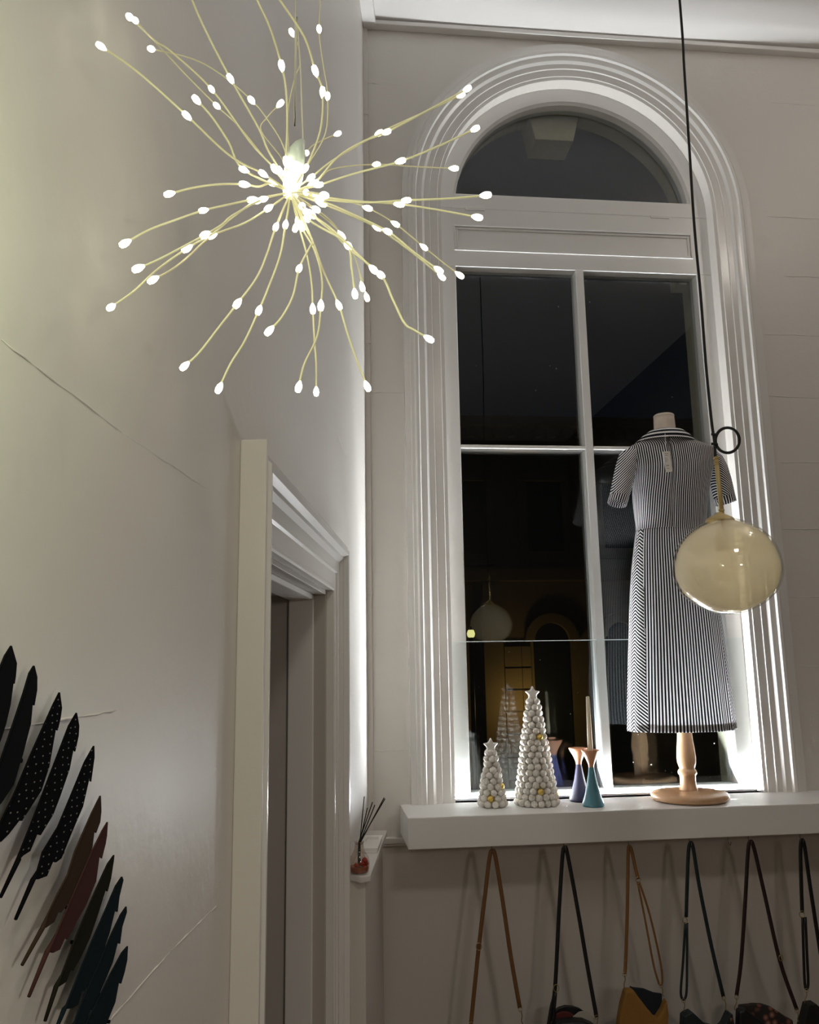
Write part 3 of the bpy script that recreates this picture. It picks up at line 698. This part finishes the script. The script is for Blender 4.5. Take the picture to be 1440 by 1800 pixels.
# ------------------------------------------------------------------ starburst light
YS = 0.80
hub = at(511, 338, YS); ss = YS/FPX*1.10
st = thing('starburst_light', 'starburst cluster light of gold wires tipped with glowing beads, near the ceiling', 'light', hub)
bead = MB().lathe([(0.0002, -0.0042), (0.0022, -0.0034), (0.0030, -0.0005), (0.0026, 0.002), (0.0012, 0.0046), (0.0005, 0.0056)], (0, 0, 0), 10).mesh('bead')
for p in bead.polygons: p.use_smooth = True
bead.materials.append(M['bead'])
def depth_at(px, py, Y): return at(px, py, Y)
ARMS = [  # pixel chain outward: near-hub bead, bends / beads..., tip.  (x, y, is_bead)
 ([(483,297,1),(440,250,0),(372,157,1),(300,90,0),(273,72,0),(228,30,1)], .02),
 ([(462,305,1),(425,287,0),(390,262,0),(328,203,1),(240,125,0),(177,81,1)], -.10),
 ([(500,262,0),(470,210,0),(442,176,1),(390,132,0),(340,104,0),(266,86,1)], .06),
 ([(492,300,1),(470,262,0),(455,226,0),(405,138,1),(362,55,0),(337,-2,0),(318,-60,1)], -.03),
 ([(428,298,1),(402,250,0),(372,205,0),(345,175,1)], -.05),
 ([(486,303,0),(455,265,0),(420,222,0),(381,186,1),(330,135,0),(290,92,0),(238,36,1)], .05),
 ([(503,284,1),(505,222,0),(503,160,0),(495,115,1),(475,50,0),(452,0,0),(436,-45,1)], -.05),
 ([(537,296,1),(563,230,0),(567,161,1),(554,124,1),(535,65,0),(492,0,0),(470,-35,1)], -.07),
 ([(541,290,0),(572,235,0),(576,169,1),(569,120,0),(564,85,0),(561,51,1),(563,0,0),(565,-40,1)], .05),
 ([(508,270,0),(506,200,0),(517,142,0),(528,110,0),(524,80,0),(513,57,1)], .10),
 ([(498,283,0),(459,230,0),(470,206,0),(493,182,1)], .09),
 ([(539,269,1),(560,250,0),(594,235,1)], .12),
 ([(478,322,1),(455,328,0),(429,324,1),(385,324,0),(340,330,0),(297,341,1)], -.04),
 ([(443,351,1),(400,360,0),(357,370,1),(310,386,0),(262,404,0),(219,428,1)], -.06),
 ([(463,350,1),(410,378,0),(390,395,0),(360,413,1),(310,440,0),(275,458,0),(242,472,1)], -.08),
 ([(472,366,1),(430,392,0),(372,415,1),(330,452,0),(300,475,0),(268,492,1)], -.03),
 ([(452,353,1),(405,385,0),(375,410,0),(328,437,1),(275,475,0),(235,512,0),(195,540,1)], -.06),
 ([(485,399,1),(468,450,0),(450,490,0),(417,534,1),(385,575,0),(350,620,0),(324,644,1)], -.05),
 ([(502,395,1),(492,450,0),(470,510,0),(455,546,1),(430,600,0),(405,640,0),(385,683,1)], -.04),
 ([(548,420,0),(546,432,0),(526,472,1),(515,520,0),(495,558,0),(473,582,1)], -.08),
 ([(524,392,1),(540,450,0),(548,500,0),(550,544,1),(553,600,0),(556,640,0),(556,689,1)], .04),
 ([(530,398,1),(553,440,0),(566,490,0),(564,538,1),(558,590,0),(535,640,0),(525,681,1)], .0),
 ([(535,395,0),(552,430,0),(570,480,0),(596,537,1),(612,590,0),(628,635,0),(646,680,1)], .02),
 ([(545,374,1),(580,400,0),(612,432,1),(618,470,0),(624,517,1)], -.09),
 ([(556,368,1),(585,392,0),(601,415,1),(625,455,0),(637,505,1)], .09),
 ([(590,400,0),(618,440,0),(636,490,0),(645,523,1)], .12),
 ([(549,378,1),(585,408,0),(612,436,0),(669,483,1),(690,525,0),(711,568,0),(728,580,0),(755,596,1)], -.10),
 ([(540,384,1),(600,420,0),(630,448,0),(657,474,1)], -.11),
 ([(562,352,1),(610,372,0),(682,407,1),(730,445,0),(772,475,1)], -.04),
 ([(566,358,1),(610,376,0),(664,401,1),(720,440,0),(777,487,1)], .03),
 ([(600,352,0),(647,366,1),(696,394,1),(746,435,1),(790,470,0),(809,484,1)], .08),
 ([(560,345,1),(620,353,0),(703,359,1),(770,369,0),(840,382,1)], -.03),
 ([(565,350,0),(640,356,0),(715,352,1),(790,349,0),(855,343,1)], -.05),
 ([(552,322,1),(595,275,0),(640,248,0),(680,232,1),(750,195,0),(822,156,1)], -.03),
 ([(547,312,1),(588,280,0),(667,234,1),(740,200,0),(811,167,1)], .02),
 ([(561,325,1),(620,306,0),(705,283,1),(775,255,0),(836,226,1)], -.05),
 ([(556,320,0),(585,297,0),(662,289,1),(730,293,0),(799,296,1)], .11),
 ([(538,338,1),(556,340,0),(570,343,1)], -.11),
 ([(531,362,1),(538,372,1)], -.10),
 ([(531,372,0),(520,400,1)], .06),
]
def beadat(p, d):
    q = Vector((0, 0, 1)).rotation_difference(-d.normalized())
    sc_ = random.uniform(1.0, 1.2)
    inst('bead', bead, p, st, None, (sc_, sc_, sc_*1.15), q)
for chain, dz in ARMS:
    tx, ty, _ = chain[-1]
    L = [math.hypot(x-511, y-338) for x, y, _ in chain]; Lm = max(L)
    pts = [hub.copy()]; fl = [0]
    for (x, y, bf), l in zip(chain, L):
        t = l/Lm; Y = YS + dz*math.sin(t*math.pi/2)
        # keep clear of the left wall
        p = at(x, y, Y)
        k = 0
        while (p-LP).dot(LN) < 0.030 and k < 60:
            Y -= 0.01; p = at(x, y, Y); k += 1
        pts.append(p); fl.append(bf)
    path = smoothpath(pts, 5)
    thick = 0.0011 if dz < 0.05 else 0.0008
    MB().tube(path, thick, 6).build('wire', M['wire'], st, smooth=True)
    for i in range(1, len(pts)):
        if fl[i]:
            d = pts[i]-pts[i-1]; beadat(pts[i], d)
# hub: gathered wire ends, milky tube, frosted socket and its clear hanging cord
MB().lathe([(0.004, -0.006), (0.0075, -0.004), (0.0085, 0.004), (0.006, 0.010)], hub, 20).build('hub', M['hub'], st, smooth=True)
a, b, c_ = at(512, 330, YS), at(518, 292, YS), at(521, 268, YS)
MB().tube([a, (a+b)/2, b], [0.0085, 0.0105, 0.0100], 18).build('milky_tube', M['hub'], st, smooth=True)
MB().tube([b, c_, at(527, 255, YS), at(533, 247, YS)], [0.0100, 0.0095, 0.006, 0.003], 18).build('socket', M['socket'], st, smooth=True)
cp_ = [at(533, 247, YS), at(531, 200, YS), at(528, 115, YS), at(522, 30, YS), at(520, -30, YS)]
cp_.append(Vector((cp_[-1].x, YS, ZC)))
MB().tube(smoothpath(cp_, 6), 0.0010, 6).build('hanging_cord', M['clearcord'], st, smooth=True)

# ------------------------------------------------------------------ feathers on the left wall
FE = [
 ([(18,1135),(27,1166),(25,1190),(23,1202),(21,1200),(16,1238),(8,1272),(0,1297),(-20,1350),(-45,1400),(-60,1412)], [(8,1152),(-12,1200),(-40,1290),(-62,1370),(-70,1415)], (-105,1510), 'f_black', 'black metal feather highest on the left wall, cut off by the edge'),
 ([(58,1170),(63,1190),(62.7,1213),(58,1240),(55,1236),(51.7,1272),(38,1325),(21,1380),(0,1411),(-18,1432)], [(50.6,1183),(40,1219),(21,1276),(0,1337),(-22,1410),(-30,1436)], (-62,1540), 'f_black', 'plain dark feather second from the top, with a faint shaft line'),
 ([(103,1217),(106.6,1244.5),(104,1263),(99,1284),(96,1280),(84,1348),(70,1390),(36,1443),(31.6,1442),(13,1466),(0,1479),(-4,1482)], [(93,1238),(74,1280),(53,1327),(25,1394),(0,1445),(-10,1484)], (-42,1575), 'f_dots', 'black feather with white dots, uppermost of the dotted ones'),
 ([(133,1253),(137,1276),(136,1293),(130,1321),(127,1316),(120,1352),(103,1401),(91,1432),(69,1468),(63,1466),(50.6,1496),(38,1504)], [(120,1276),(105.5,1314),(88.6,1358),(65,1420),(34,1498),(31.6,1511)], (1,1577), 'f_dots', 'black feather with white dots, middle one of the dotted three'),
 ([(163.6,1311),(164,1331),(158,1374),(155,1368),(143.5,1418),(124.5,1462),(105.5,1509),(96,1516),(91,1514),(80,1540),(65,1545.6)], [(148,1339.5),(126.6,1392),(101,1453.5),(74,1498),(65,1530),(57,1546.6)], (27.4,1616), 'f_dots', 'black feather with white dots, directly above the brown feather'),
 ([(175,1398.6),(176,1426),(174,1445),(167,1464),(164,1460),(160,1490),(145.6,1527.6),(126.6,1576),(105,1604),(100,1603),(93,1620.5),(78,1631)], [(160,1430),(131,1495.7),(118,1538),(99,1574),(82,1610),(74,1631)], (39,1696), 'f_brown', 'brown metal feather between the dotted black and the reddish one'),
 ([(187.5,1445),(186,1468.5),(183.6,1483),(177,1509),(173,1504),(166.7,1549),(148,1593),(131,1622.6),(117,1651),(112,1649),(103,1669),(91,1675)], [(179,1460),(160,1498),(137,1551),(118,1595),(99,1639.5),(82,1673)], (50.6,1752), 'f_red', 'reddish brown metal feather just below the brown one'),
 ([(199,1503),(198,1513),(193,1544.5),(187,1567),(184,1563),(171,1604),(156,1648),(139,1684),(127,1706),(122,1706),(114,1726),(101,1734.5)], [(188,1519),(169,1561),(148,1610),(129,1656),(107.6,1713),(98,1734)], (79,1795), 'f_olive', 'dark olive feather with a raised shaft, just below the reddish one'),
 ([(213,1541),(215,1547),(208,1576),(204.7,1603),(200,1601),(190,1641.6),(169,1700.7),(147,1742),(142,1742),(135,1766),(124.5,1772.5)], [(202.6,1557),(183.6,1601.5),(160,1656),(137,1713),(116,1766),(112,1774)], (95,1818), 'f_teal', 'dark teal feather, third from the bottom of the row'),
 ([(220.6,1593.5),(221,1603.6),(213,1629),(209,1659),(205,1657),(196,1692),(175,1741),(161,1776),(157,1776),(148,1798),(140,1808)], [(211,1608),(194,1644),(169,1703),(148,1749),(131,1793.6),(126,1808)], (105,1860), 'f_teal', 'dark teal feather, second from the bottom of the row'),
 ([(223,1663),(221.6,1688),(217,1709),(211,1729),(207,1727),(200.5,1762),(185.7,1798),(165,1838),(150,1850)], [(213,1675),(194,1711),(169,1762),(152,1796),(132,1846),(128,1852)], (110,1900), 'f_teal', 'dark blue-green feather lowest on the left wall'),
]
for i, (right, left, q, mk, lab) in enumerate(FE):
    N0 = 0.011
    outline = right + left[::-1]
    pts = [onwall(x, y, N0) for x, y in outline]
    basepx = ((right[-1][0]+left[-1][0])/2, (right[-1][1]+left[-1][1])/2)
    base = onwall(*basepx, N0)
    t = thing('wall_feather', lab, 'wall decoration', base, 'feathers mounted on the left wall')
    m = MB().prism(pts, LN*0.0013); m.uv = [(m.v[k].dot(LDIR), m.v[k].z) for f in m.f for k in f]
    m.build('vane', M[mk], t)
    # shaft runs along the leading (left) edge of the vane and on as the quill
    lp = [onwall(right[0][0], right[0][1], N0+0.0012)] + [onwall(x+0.8, y, N0+0.0014) for x, y in left] + [onwall(q[0], q[1], N0+0.0012)]
    rr = [0.0002] + [0.0008]*(len(left)-1) + [0.0020, 0.0013]
    MB().tube(lp, rr, 6).build('quill', M[mk], t, smooth=True)
    mid = len(left)//2; qx = left[mid][0]*0.25 + right[len(right)//2][0]*0.75; pm = onwall(qx, left[mid][1], N0+0.001)
    MB().tube([pm, pm - LN*(N0+0.001)], 0.0016, 8).build('standoff', M['f_black'], t)

# ------------------------------------------------------------------ doorway: lining, architrave
PROFD = [(0.0, 0.0), (0.0, .018), (.004, .021), (.010, .021), (.014, .016), (.050, .017), (.054, .022), (.058, .022), (.061, .019), (.086, .021), (.096, .031), (.103, .033), (.110, .046), (.122, .047), (.128, .040), (.134, .041), (.138, .038), (.138, 0)]
dt = thing('trim_door', None, None, W(1.55, 0, 0), kind='structure')
UI0, UI1 = UD0, UD1
def drings(fs): return MB().rings([[f(r, o) for r, o in PROFD] for f in fs], False, False)
drings([lambda r, o: W(UI0-r, o, 0), lambda r, o: W(UI0-r, o, ZD+r)]).build('casing_leg', M['trim'], dt, smooth=True, sharp=25)
drings([lambda r, o: W(UI0-r, o, ZD+r), lambda r, o: W(UI1+r, o, ZD+r)]).build('casing_head', M['trim'], dt, smooth=True, sharp=25)
drings([lambda r, o: W(UI1+r, o, ZD+r), lambda r, o: W(UI1+r, o, 0)]).build('casing_leg', M['trim'], dt, smooth=True, sharp=25)
def wprism(u0, u1, n0, n1, z0, z1):
    return MB().hexa([W(u0, n0, z0), W(u1, n0, z0), W(u1, n1, z0), W(u0, n1, z0), W(u0, n0, z1), W(u1, n0, z1), W(u1, n1, z1), W(u0, n1, z1)])
wprism(UD1+0.132, UD1+0.142, 0, 0.043, 0, 1.958).build('side_board', M['wall'], dt, bevel=0.002)
dl = thing('door_1', None, None, W(1.55, -0.1, 0), kind='structure')
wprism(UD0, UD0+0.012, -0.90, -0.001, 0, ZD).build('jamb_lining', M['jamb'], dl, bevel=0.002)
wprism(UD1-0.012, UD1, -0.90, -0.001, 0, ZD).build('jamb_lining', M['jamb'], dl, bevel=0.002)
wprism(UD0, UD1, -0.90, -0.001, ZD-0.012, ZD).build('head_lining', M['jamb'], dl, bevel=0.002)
wprism(UD0+0.012, UD0+0.026, -0.10, -0.032, 0, ZD-0.012).build('door_stop', M['trim'], dl, bevel=0.003)
wprism(UD0+0.012, UD1-0.012, -0.10, -0.032, ZD-0.026, ZD-0.012).build('door_stop', M['trim'], dl, bevel=0.003)

# ------------------------------------------------------------------ corner trunking, dado, ledge
ct = thing('cable_trunking', 'narrow painted cable trunking running up the room corner', 'trunking', (XC+0.012, YW-0.01, 1.0))
MB().box((XC-0.004, YW-0.016, 0.95), (XC+0.018, YW, 4.50)).build('channel', M['wall'], ct, bevel=0.002)
for y in (203, 603, 1042):
    z = at(640, y, YW).z; MB().box((XC-0.006, YW-0.0185, z-0.007), (XC+0.020, YW, z+0.007)).build('clip', M['wall'], ct, bevel=0.001)
zd = at(700, 1470, YW).z
m = MB().box((XC+0.02, YW-0.022, zd-0.024), (XR, YW, zd)); m.box((XC+0.02, YW-0.014, zd-0.034), (XR, YW, zd-0.024))
tag(m.build('trim_dado', M['trim'], bevel=0.003), kind='structure')
lg = thing('wall_ledge', 'narrow white ledge on the left wall beside the door, under the reed diffuser', 'ledge', W(0.4, 0.03, 0))
pts = [W(0.03, 0, 0.955), W(0.70, 0, 0.955), W(0.735, 0.045, 0.955), W(0.72, 0.073, 0.955), W(0.03, 0.073, 0.955)]
MB().prism(pts, (0, 0, 0.02)).build('top', M['trim'], lg, bevel=0.003)
wprism(0.03, 0.70, 0, 0.055, 0, 0.955).build('boxing', M['wall'], lg, bevel=0.004)
# reed diffuser
bc = None
for u in [0.3+0.005*k for k in range(80)]:
    p = W(u, 0.034, 0.975); d_ = p-CAM; zz = d_.dot(F_); px = 720+FPX*d_.dot(R_)/zz; py = 900-FPX*d_.dot(U_)/zz
    if bc is None or abs(py-1538) < bc[0]: bc = (abs(py-1538), u, px, py)
ub = bc[1]; bcen = W(ub, 0.036, 0.975); sb = bcen.y*1.03/FPX
rd = thing('reed_diffuser', 'clear glass diffuser bottle with dried red flowers and black reeds, on the wall ledge', 'diffuser', bcen)
MB().lathe([(12*sb, 0), (15.5*sb, 0.004), (17*sb, 15*sb), (15.5*sb, 24*sb), (10*sb, 32*sb), (7.5*sb, 38*sb), (7*sb, 46*sb), (8.5*sb, 48*sb), (7*sb, 48.2*sb), (6*sb, 44*sb)], bcen, 28).build('bottle', M['bottle'], rd, smooth=True)
MB().lathe([(11*sb, 0.002), (14*sb, 0.005), (15*sb, 8*sb), (14.8*sb, 11*sb), (0.5*sb, 11*sb)], bcen, 24).build('liquid', M['liquid'], rd, smooth=True, sharp=50)
for (dx, dy, dz, r) in ((9, -4, 20, 5), (10, 2, 14, 5.5), (4, -9, 16, 4), (-5, -8, 14, 4), (8, -6, 9, 4)):
    me = MB().lathe([(0.001, -r*sb), (r*sb*.8, -r*sb*.5), (r*sb, 0), (r*sb*.7, r*sb*.6), (0.001, r*sb)], bcen+Vector((dx, dy, dz))*sb, 10).build('dried_flower', M['petal'], rd, smooth=True)
for (x, y) in ((640.5, 1400), (646, 1420), (655, 1410), (659, 1415), (675.5, 1402), (677, 1404)):
    a = bcen + Vector((random.uniform(-4, 2), random.uniform(-3, 3), 12))*sb
    e = at(x, y, bcen.y+random.uniform(-0.01, 0.03)); mid = bcen + Vector((random.uniform(-3, 2), 0, 46))*sb
    MB().tube([a, mid, mid.lerp(e, 0.5), e], 0.0016, 6).build('reed', M['reed'], rd)
# white tray
tr = thing('soap_tray', 'small square white tray with a recess, at the far end of the wall ledge', 'tray', W(0.30, 0.036, 0.975))
def wr_(u0, u1, n0, n1, z0, z1, nm): return wprism(u0, u1, n0, n1, z0, z1).build(nm, M['tray'], tr, bevel=0.0015)
wr_(0.20, 0.42, 0.004, 0.070, 0.975, 0.982, 'plate')
m = MB()
for (u0, u1, n0, n1) in ((0.20, 0.23, 0.004, 0.070), (0.30, 0.42, 0.004, 0.070), (0.23, 0.30, 0.004, 0.016), (0.23, 0.30, 0.058, 0.070)):
    m.hexa([W(u0, n0, .982), W(u1, n0, .982), W(u1, n1, .982), W(u0, n1, .982), W(u0, n0, .990), W(u1, n0, .990), W(u1, n1, .990), W(u0, n1, .990)])
m.build('rim', M['tray'], tr)

# ------------------------------------------------------------------ handbags hung under the shelf
def strap(pxs, mat, parent, wpx=3.4, name='strap', dy=0.0):
    pts = smoothpath([at(x, y, YH+dy) for x, y in pxs], 5)
    for p in pts: p.z = min(p.z, 0.9475)
    MB().tube(pts, wpx*MPP(YH), 8, flat=0.0022).build(name, mat, parent, smooth=True)
def ringlet(x, y, parent, r=4.5, name='buckle'):
    c = at(x, y, YH-0.003); k = MPP(YH)
    MB().tube([c + Vector((r*k*math.cos(a), 0, 1.25*r*k*math.sin(a))) for a in [2*math.pi*i/14 for i in range(15)]], 0.0014, 6).build(name, M['clasp'], parent, smooth=True)
def clasp(x0, y0, x1, y1, parent):
    a, b = at(x0, y0, YH-0.002), at(x1, y1, YH-0.002); k = MPP(YH)
    m = MB(); m.tube([a + Vector((3.2*k*math.cos(q), 0, 3.2*k*math.sin(q))) for q in [2*math.pi*i/10 for i in range(11)]], 0.0012, 5)
    m.tube(smoothpath([a, a.lerp(b, .4)+Vector((.003, 0, 0)), a.lerp(b, .75)-Vector((.002, 0, 0)), b], 3), 0.0018, 6)
    m.build('clasp', M['clasp'], parent, smooth=True)
def body(pxs, mat, parent, name='body', th=0.05, y0=None, bev=0.008):
    y0 = y0 if y0 is not None else YH-th/2
    MB().prism([at(x, y, YH) + Vector((0, y0-YH, 0)) for x, y in pxs], (0, th, 0)).build(name, mat, parent, bevel=bev)
def bag(label, px, y): return thing('handbag', label, 'handbag', at(px, y, YH), 'handbags hanging in a row under the shelf')
B = bag('brown-strapped handbag, leftmost of the row under the shelf', 868, 1900)
strap([(827,1808),(830,1780),(841,1672),(852,1580),(861,1506),(866,1496),(871,1506),(884,1585),(898,1680),(914,1772)], M['brown'], B)
ringlet(842, 1664, B); clasp(915, 1775, 919, 1800, B); clasp(828, 1800, 826, 1822, B)
body([(822,1815),(870,1805),(922,1812),(935,1990),(812,1995)], M['brown'], B)
B = bag('black rounded handbag with dark red lining, second from the left under the shelf', 1008, 1900)
strap([(964,1806),(970,1770),(976,1735),(983,1600),(989,1505),(993,1490),(998,1503),(1016,1600),(1033,1700),(1049,1788)], M['blackl'], B)
strap([(972,1806),(974,1780),(977,1745)], M['blackl'], B, 2.6, dy=-0.004)
ringlet(978, 1737, B); clasp(1049, 1788, 1051, 1802, B)
body([(966,1810),(972,1795),(983,1791),(1005,1789),(1024,1790),(1040,1797),(1052,1806),(1062,1990),(950,1990)], M['blackl'], B, y0=YH-0.035, th=0.05)
body([(975,1800),(977,1785),(987,1777.5),(998,1774),(1012,1775),(1024,1779),(1040,1790),(1050,1800),(1050,1830),(975,1830)], M['blackl'], B, 'back_panel', 0.012, YH+0.030, 0.003)
body([(979,1800),(981,1787),(992,1782),(1004,1783),(1012,1788),(1012,1830),(979,1830)], M['redlin'], B, 'lining', 0.008, YH+0.018, 0.002)
body([(1010,1790),(1020,1782),(1030,1780),(1040,1785),(1049,1795),(1049,1830),(1010,1830)], M['greyc'], B, 'label_card', 0.004, YH+0.014, 0.0)
B = bag('mustard suede handbag with open dark inside, third from the left under the shelf', 1128, 1860)
strap([(1098.5,1712),(1100,1690),(1103,1600),(1104.5,1500),(1107,1488),(1111,1497),(1117,1525),(1122,1545)], M['tan'], B, 3.0)
strap([(1121,1550),(1133,1610),(1148,1690),(1157,1724),(1161,1731),(1164.5,1724),(1161,1690),(1143,1610),(1124,1550)], M['tan'], B, 1.8)
ringlet(1122, 1547, B, 4); clasp(1098, 1713, 1098, 1736, B); clasp(1162, 1733, 1167, 1752, B)
body([(1083,1810),(1084,1790),(1089,1762),(1096,1736),(1110,1736),(1117,1746),(1132,1766),(1150,1787),(1160,1772),(1168,1752),(1171,1778),(1169,1810),(1178,1980),(1074,1980)], M['mustard'], B, y0=YH-0.03, th=0.04)
body([(1112,1738),(1118,1740),(1136,1742),(1154,1749),(1168,1751),(1168,1850),(1112,1850)], M['lining'], B, 'lining', 0.012, YH+0.018, 0.002)
body([(1170,1768),(1176,1772),(1181,1830),(1170,1830)], M['greyc'], B, 'paper_label', 0.003, YH+0.012, 0)
B = bag('dark teal handbag with floral pocket, fourth from the left under the shelf', 1240, 1880)
strap([(1206.5,1612),(1208,1560),(1210.5,1497),(1214,1482),(1219,1492),(1230,1560),(1252,1668),(1272,1752)], M['teall'], B, 3.3)
strap([(1205,1622),(1201,1690),(1197,1744),(1202,1757),(1207,1744),(1208,1690),(1208,1622)], M['teall'], B, 2.2)
ringlet(1204.5, 1618, B, 4); clasp(1202, 1759, 1204, 1780, B); clasp(1273, 1755, 1278, 1778, B)
body([(1199,1784),(1204,1780),(1213,1776),(1222,1783),(1240,1800),(1262,1806),(1270,1798),(1279,1778),(1284,1779),(1289,1806),(1286,1980),(1190,1980)], M['teall'], B, y0=YH-0.02, th=0.04, bev=0.003)
body([(1274,1806),(1279,1785),(1283,1785),(1288,1806)], M['floral'], B, 'floral_pocket', 0.003, YH-0.024, 0)
B = bag('burgundy-strapped black handbag with a floral flap, fifth from the left', 1345, 1880)
strap([(1295,1750),(1303,1690),(1310,1590),(1315,1500),(1319,1480),(1326,1492),(1345,1575),(1371,1688),(1401,1775)], M['burg'], B, 3.5)
ringlet(1373, 1684, B, 3.6); clasp(1295, 1753, 1292, 1776, B); clasp(1401, 1777, 1404, 1796, B)
body([(1292,1812),(1293,1772),(1303,1768),(1316,1778),(1340,1795),(1356,1808),(1398,1812),(1398,1985),(1290,1985)], M['blackl'], B, y0=YH-0.03, th=0.035)
body([(1300,1800),(1304,1770),(1329,1767),(1344,1768),(1357,1772),(1371,1780),(1384,1789),(1397,1796),(1399,1812),(1300,1830)], M['floral'], B, 'floral_flap', 0.02, YH+0.008, 0.004)
B = bag('black handbag with doubled strap, rightmost under the shelf', 1425, 1880)
strap([(1410.5,1604),(1409,1560),(1407.5,1495),(1410,1477),(1415,1490),(1424,1555),(1437,1640),(1454,1745)], M['blackl'], B, 3.6)
strap([(1411,1612),(1413,1680),(1415,1728),(1418,1738),(1421,1728),(1419,1680),(1416,1612)], M['blackl'], B, 2.6)
ringlet(1410, 1607, B, 4.5); clasp(1418, 1741, 1415, 1765, B); clasp(1455, 1748, 1460, 1768, B)
body([(1405,1806),(1416,1763),(1430,1761),(1439,1770),(1458,1778),(1466,1770),(1480,1806),(1490,1985),(1404,1985)], M['blackl'], B, y0=YH-0.02, th=0.04, bev=0.003)

# ------------------------------------------------------------------ across the street
YO = 14.0
bd = thing('building', 'dark stone building with arched doorway across the street, seen through the window panes', 'building', (4.5, YO, -1))
def fpt(x, y, Y=YO): return at(x, y, Y)
zpar = at(950, 742, YO).z
MB().box((-3, YO, -1), (12, YO+0.6, zpar-0.5)).build('wall', M['facade'], bd)
m = MB().box((-3, YO-0.35, zpar-0.16), (12, YO+0.4, zpar)); m.box((-3, YO-0.2, zpar-0.5), (12, YO+0.4, zpar-0.36)); m.box((-3, YO-0.12, zpar-0.36), (12, YO+0.4, zpar-0.16))
m.build('cornice', M['facade'], bd)
db = MB().box((-0.06, -0.16, -0.08), (0.06, 0, 0.08)).mesh('dentil'); db.materials.append(M['facade'])
for k in range(40): inst('dentil', db, (-1+k*0.24, YO-0.12, zpar-0.26), bd)
for (x0, x1, y0, y1) in ((817,850,847,975),(928,985,847,970),(1062,1112,850,965)):
    a, b = fpt(x0, y1), fpt(x1, y0); zz0, zz1 = fpt(950, y1).z, fpt(950, y0).z
    wd = MB()
    wd.box((a.x-.15, YO-0.10, zz0-.18), (b.x+.15, YO, zz0)); wd.box((a.x-.15, YO-.10, zz1), (b.x+.15, YO, zz1+.16)); wd.box((a.x-.15, YO-.06, zz0), (a.x, YO, zz1)); wd.box((b.x, YO-.06, zz0), (b.x+.15, YO, zz1))
    f_ = wd.build('window_frame', M['facade'], bd); MB().box((a.x, YO-0.02, zz0), (b.x, YO+.01, zz1)).build('pane', M['facade_win'], f_)
for (xc, xa) in ((969, 938), (1090, 1066)):
    c0 = fpt(xc, 1140); rr = c0.x - fpt(xa, 1140).x; zt = fpt(970, 1095).z; zb = -1
    pts = [(c0.x-rr, YO-0.02, zb)] + [(c0.x-rr*math.cos(q), YO-0.02, zt-rr+rr*math.sin(q)) for q in [math.pi*k/20 for k in range(21)]] + [(c0.x+rr, YO-0.02, zb)]
    d_ = MB().prism(pts, (0, 0.03, 0)).build('arched_door', M['facade_win'], bd)
    ar = [[(c0.x-q*math.cos(t_), YO-o, zt-rr+q*math.sin(t_)) for q, o in ((rr, 0), (rr, .12), (rr+.16, .12), (rr+.16, 0))] for t_ in [math.pi*k/20 for k in range(21)]]
    MB().rings(ar, True, True).build('door_arch', M['facade'], bd)
blk = at(887, 1200, YO).x; wdt = at(936, 1200, YO).x-0.03-blk
for j in range(8):
    z0 = -1.0 + 0.36*j + 0.0
    for i in range(2):
        x0 = blk + (wdt*0.66 if i else 0); x1 = blk + (wdt if i else wdt*0.64)
        MB().box((x0, YO-0.09, z0+0.015), (x1, YO, z0+0.345)).build('stone_block', M['facade'], bd)
x0, x1 = at(850, 1200, YO).x, at(884, 1200, YO).x
MB().box((x0, YO-0.16, -1), (x1, YO, 2.9)).build('pilaster', M['facade'], bd)
zl = at(900, 1012, YO).z
MB().box((-3, YO-0.22, zl-.1), (12, YO, zl+.1)).build('string_course', M['facade'], bd)
tag(MB().box((-8, YW+0.26, -1.2), (16, YO+1, -1.0)).build('ground_street', M['asphalt']), kind='structure')
lp_ = at(828, 1114, 11.0)
sl_ = thing('street_lamp', 'small glowing yellow street lamp seen through the left window pane', 'lamp', (lp_.x, 11.0, -1))
MB().tube([(lp_.x, 11.0, -1), (lp_.x, 11.0, lp_.z-0.05)], 0.03, 8).build('post', M['blackl'], sl_)
MB().lathe([(0.01, -0.06), (0.045, -0.04), (0.055, 0.0), (0.04, 0.045), (0.01, 0.06)], lp_, 14).build('bulb', M['bulb_on'], sl_, smooth=True)
MB().lathe([(0.03, 0.05), (0.012, 0.09), (0.004, 0.13)], lp_, 10).build('cap', M['blackl'], sl_, smooth=True)
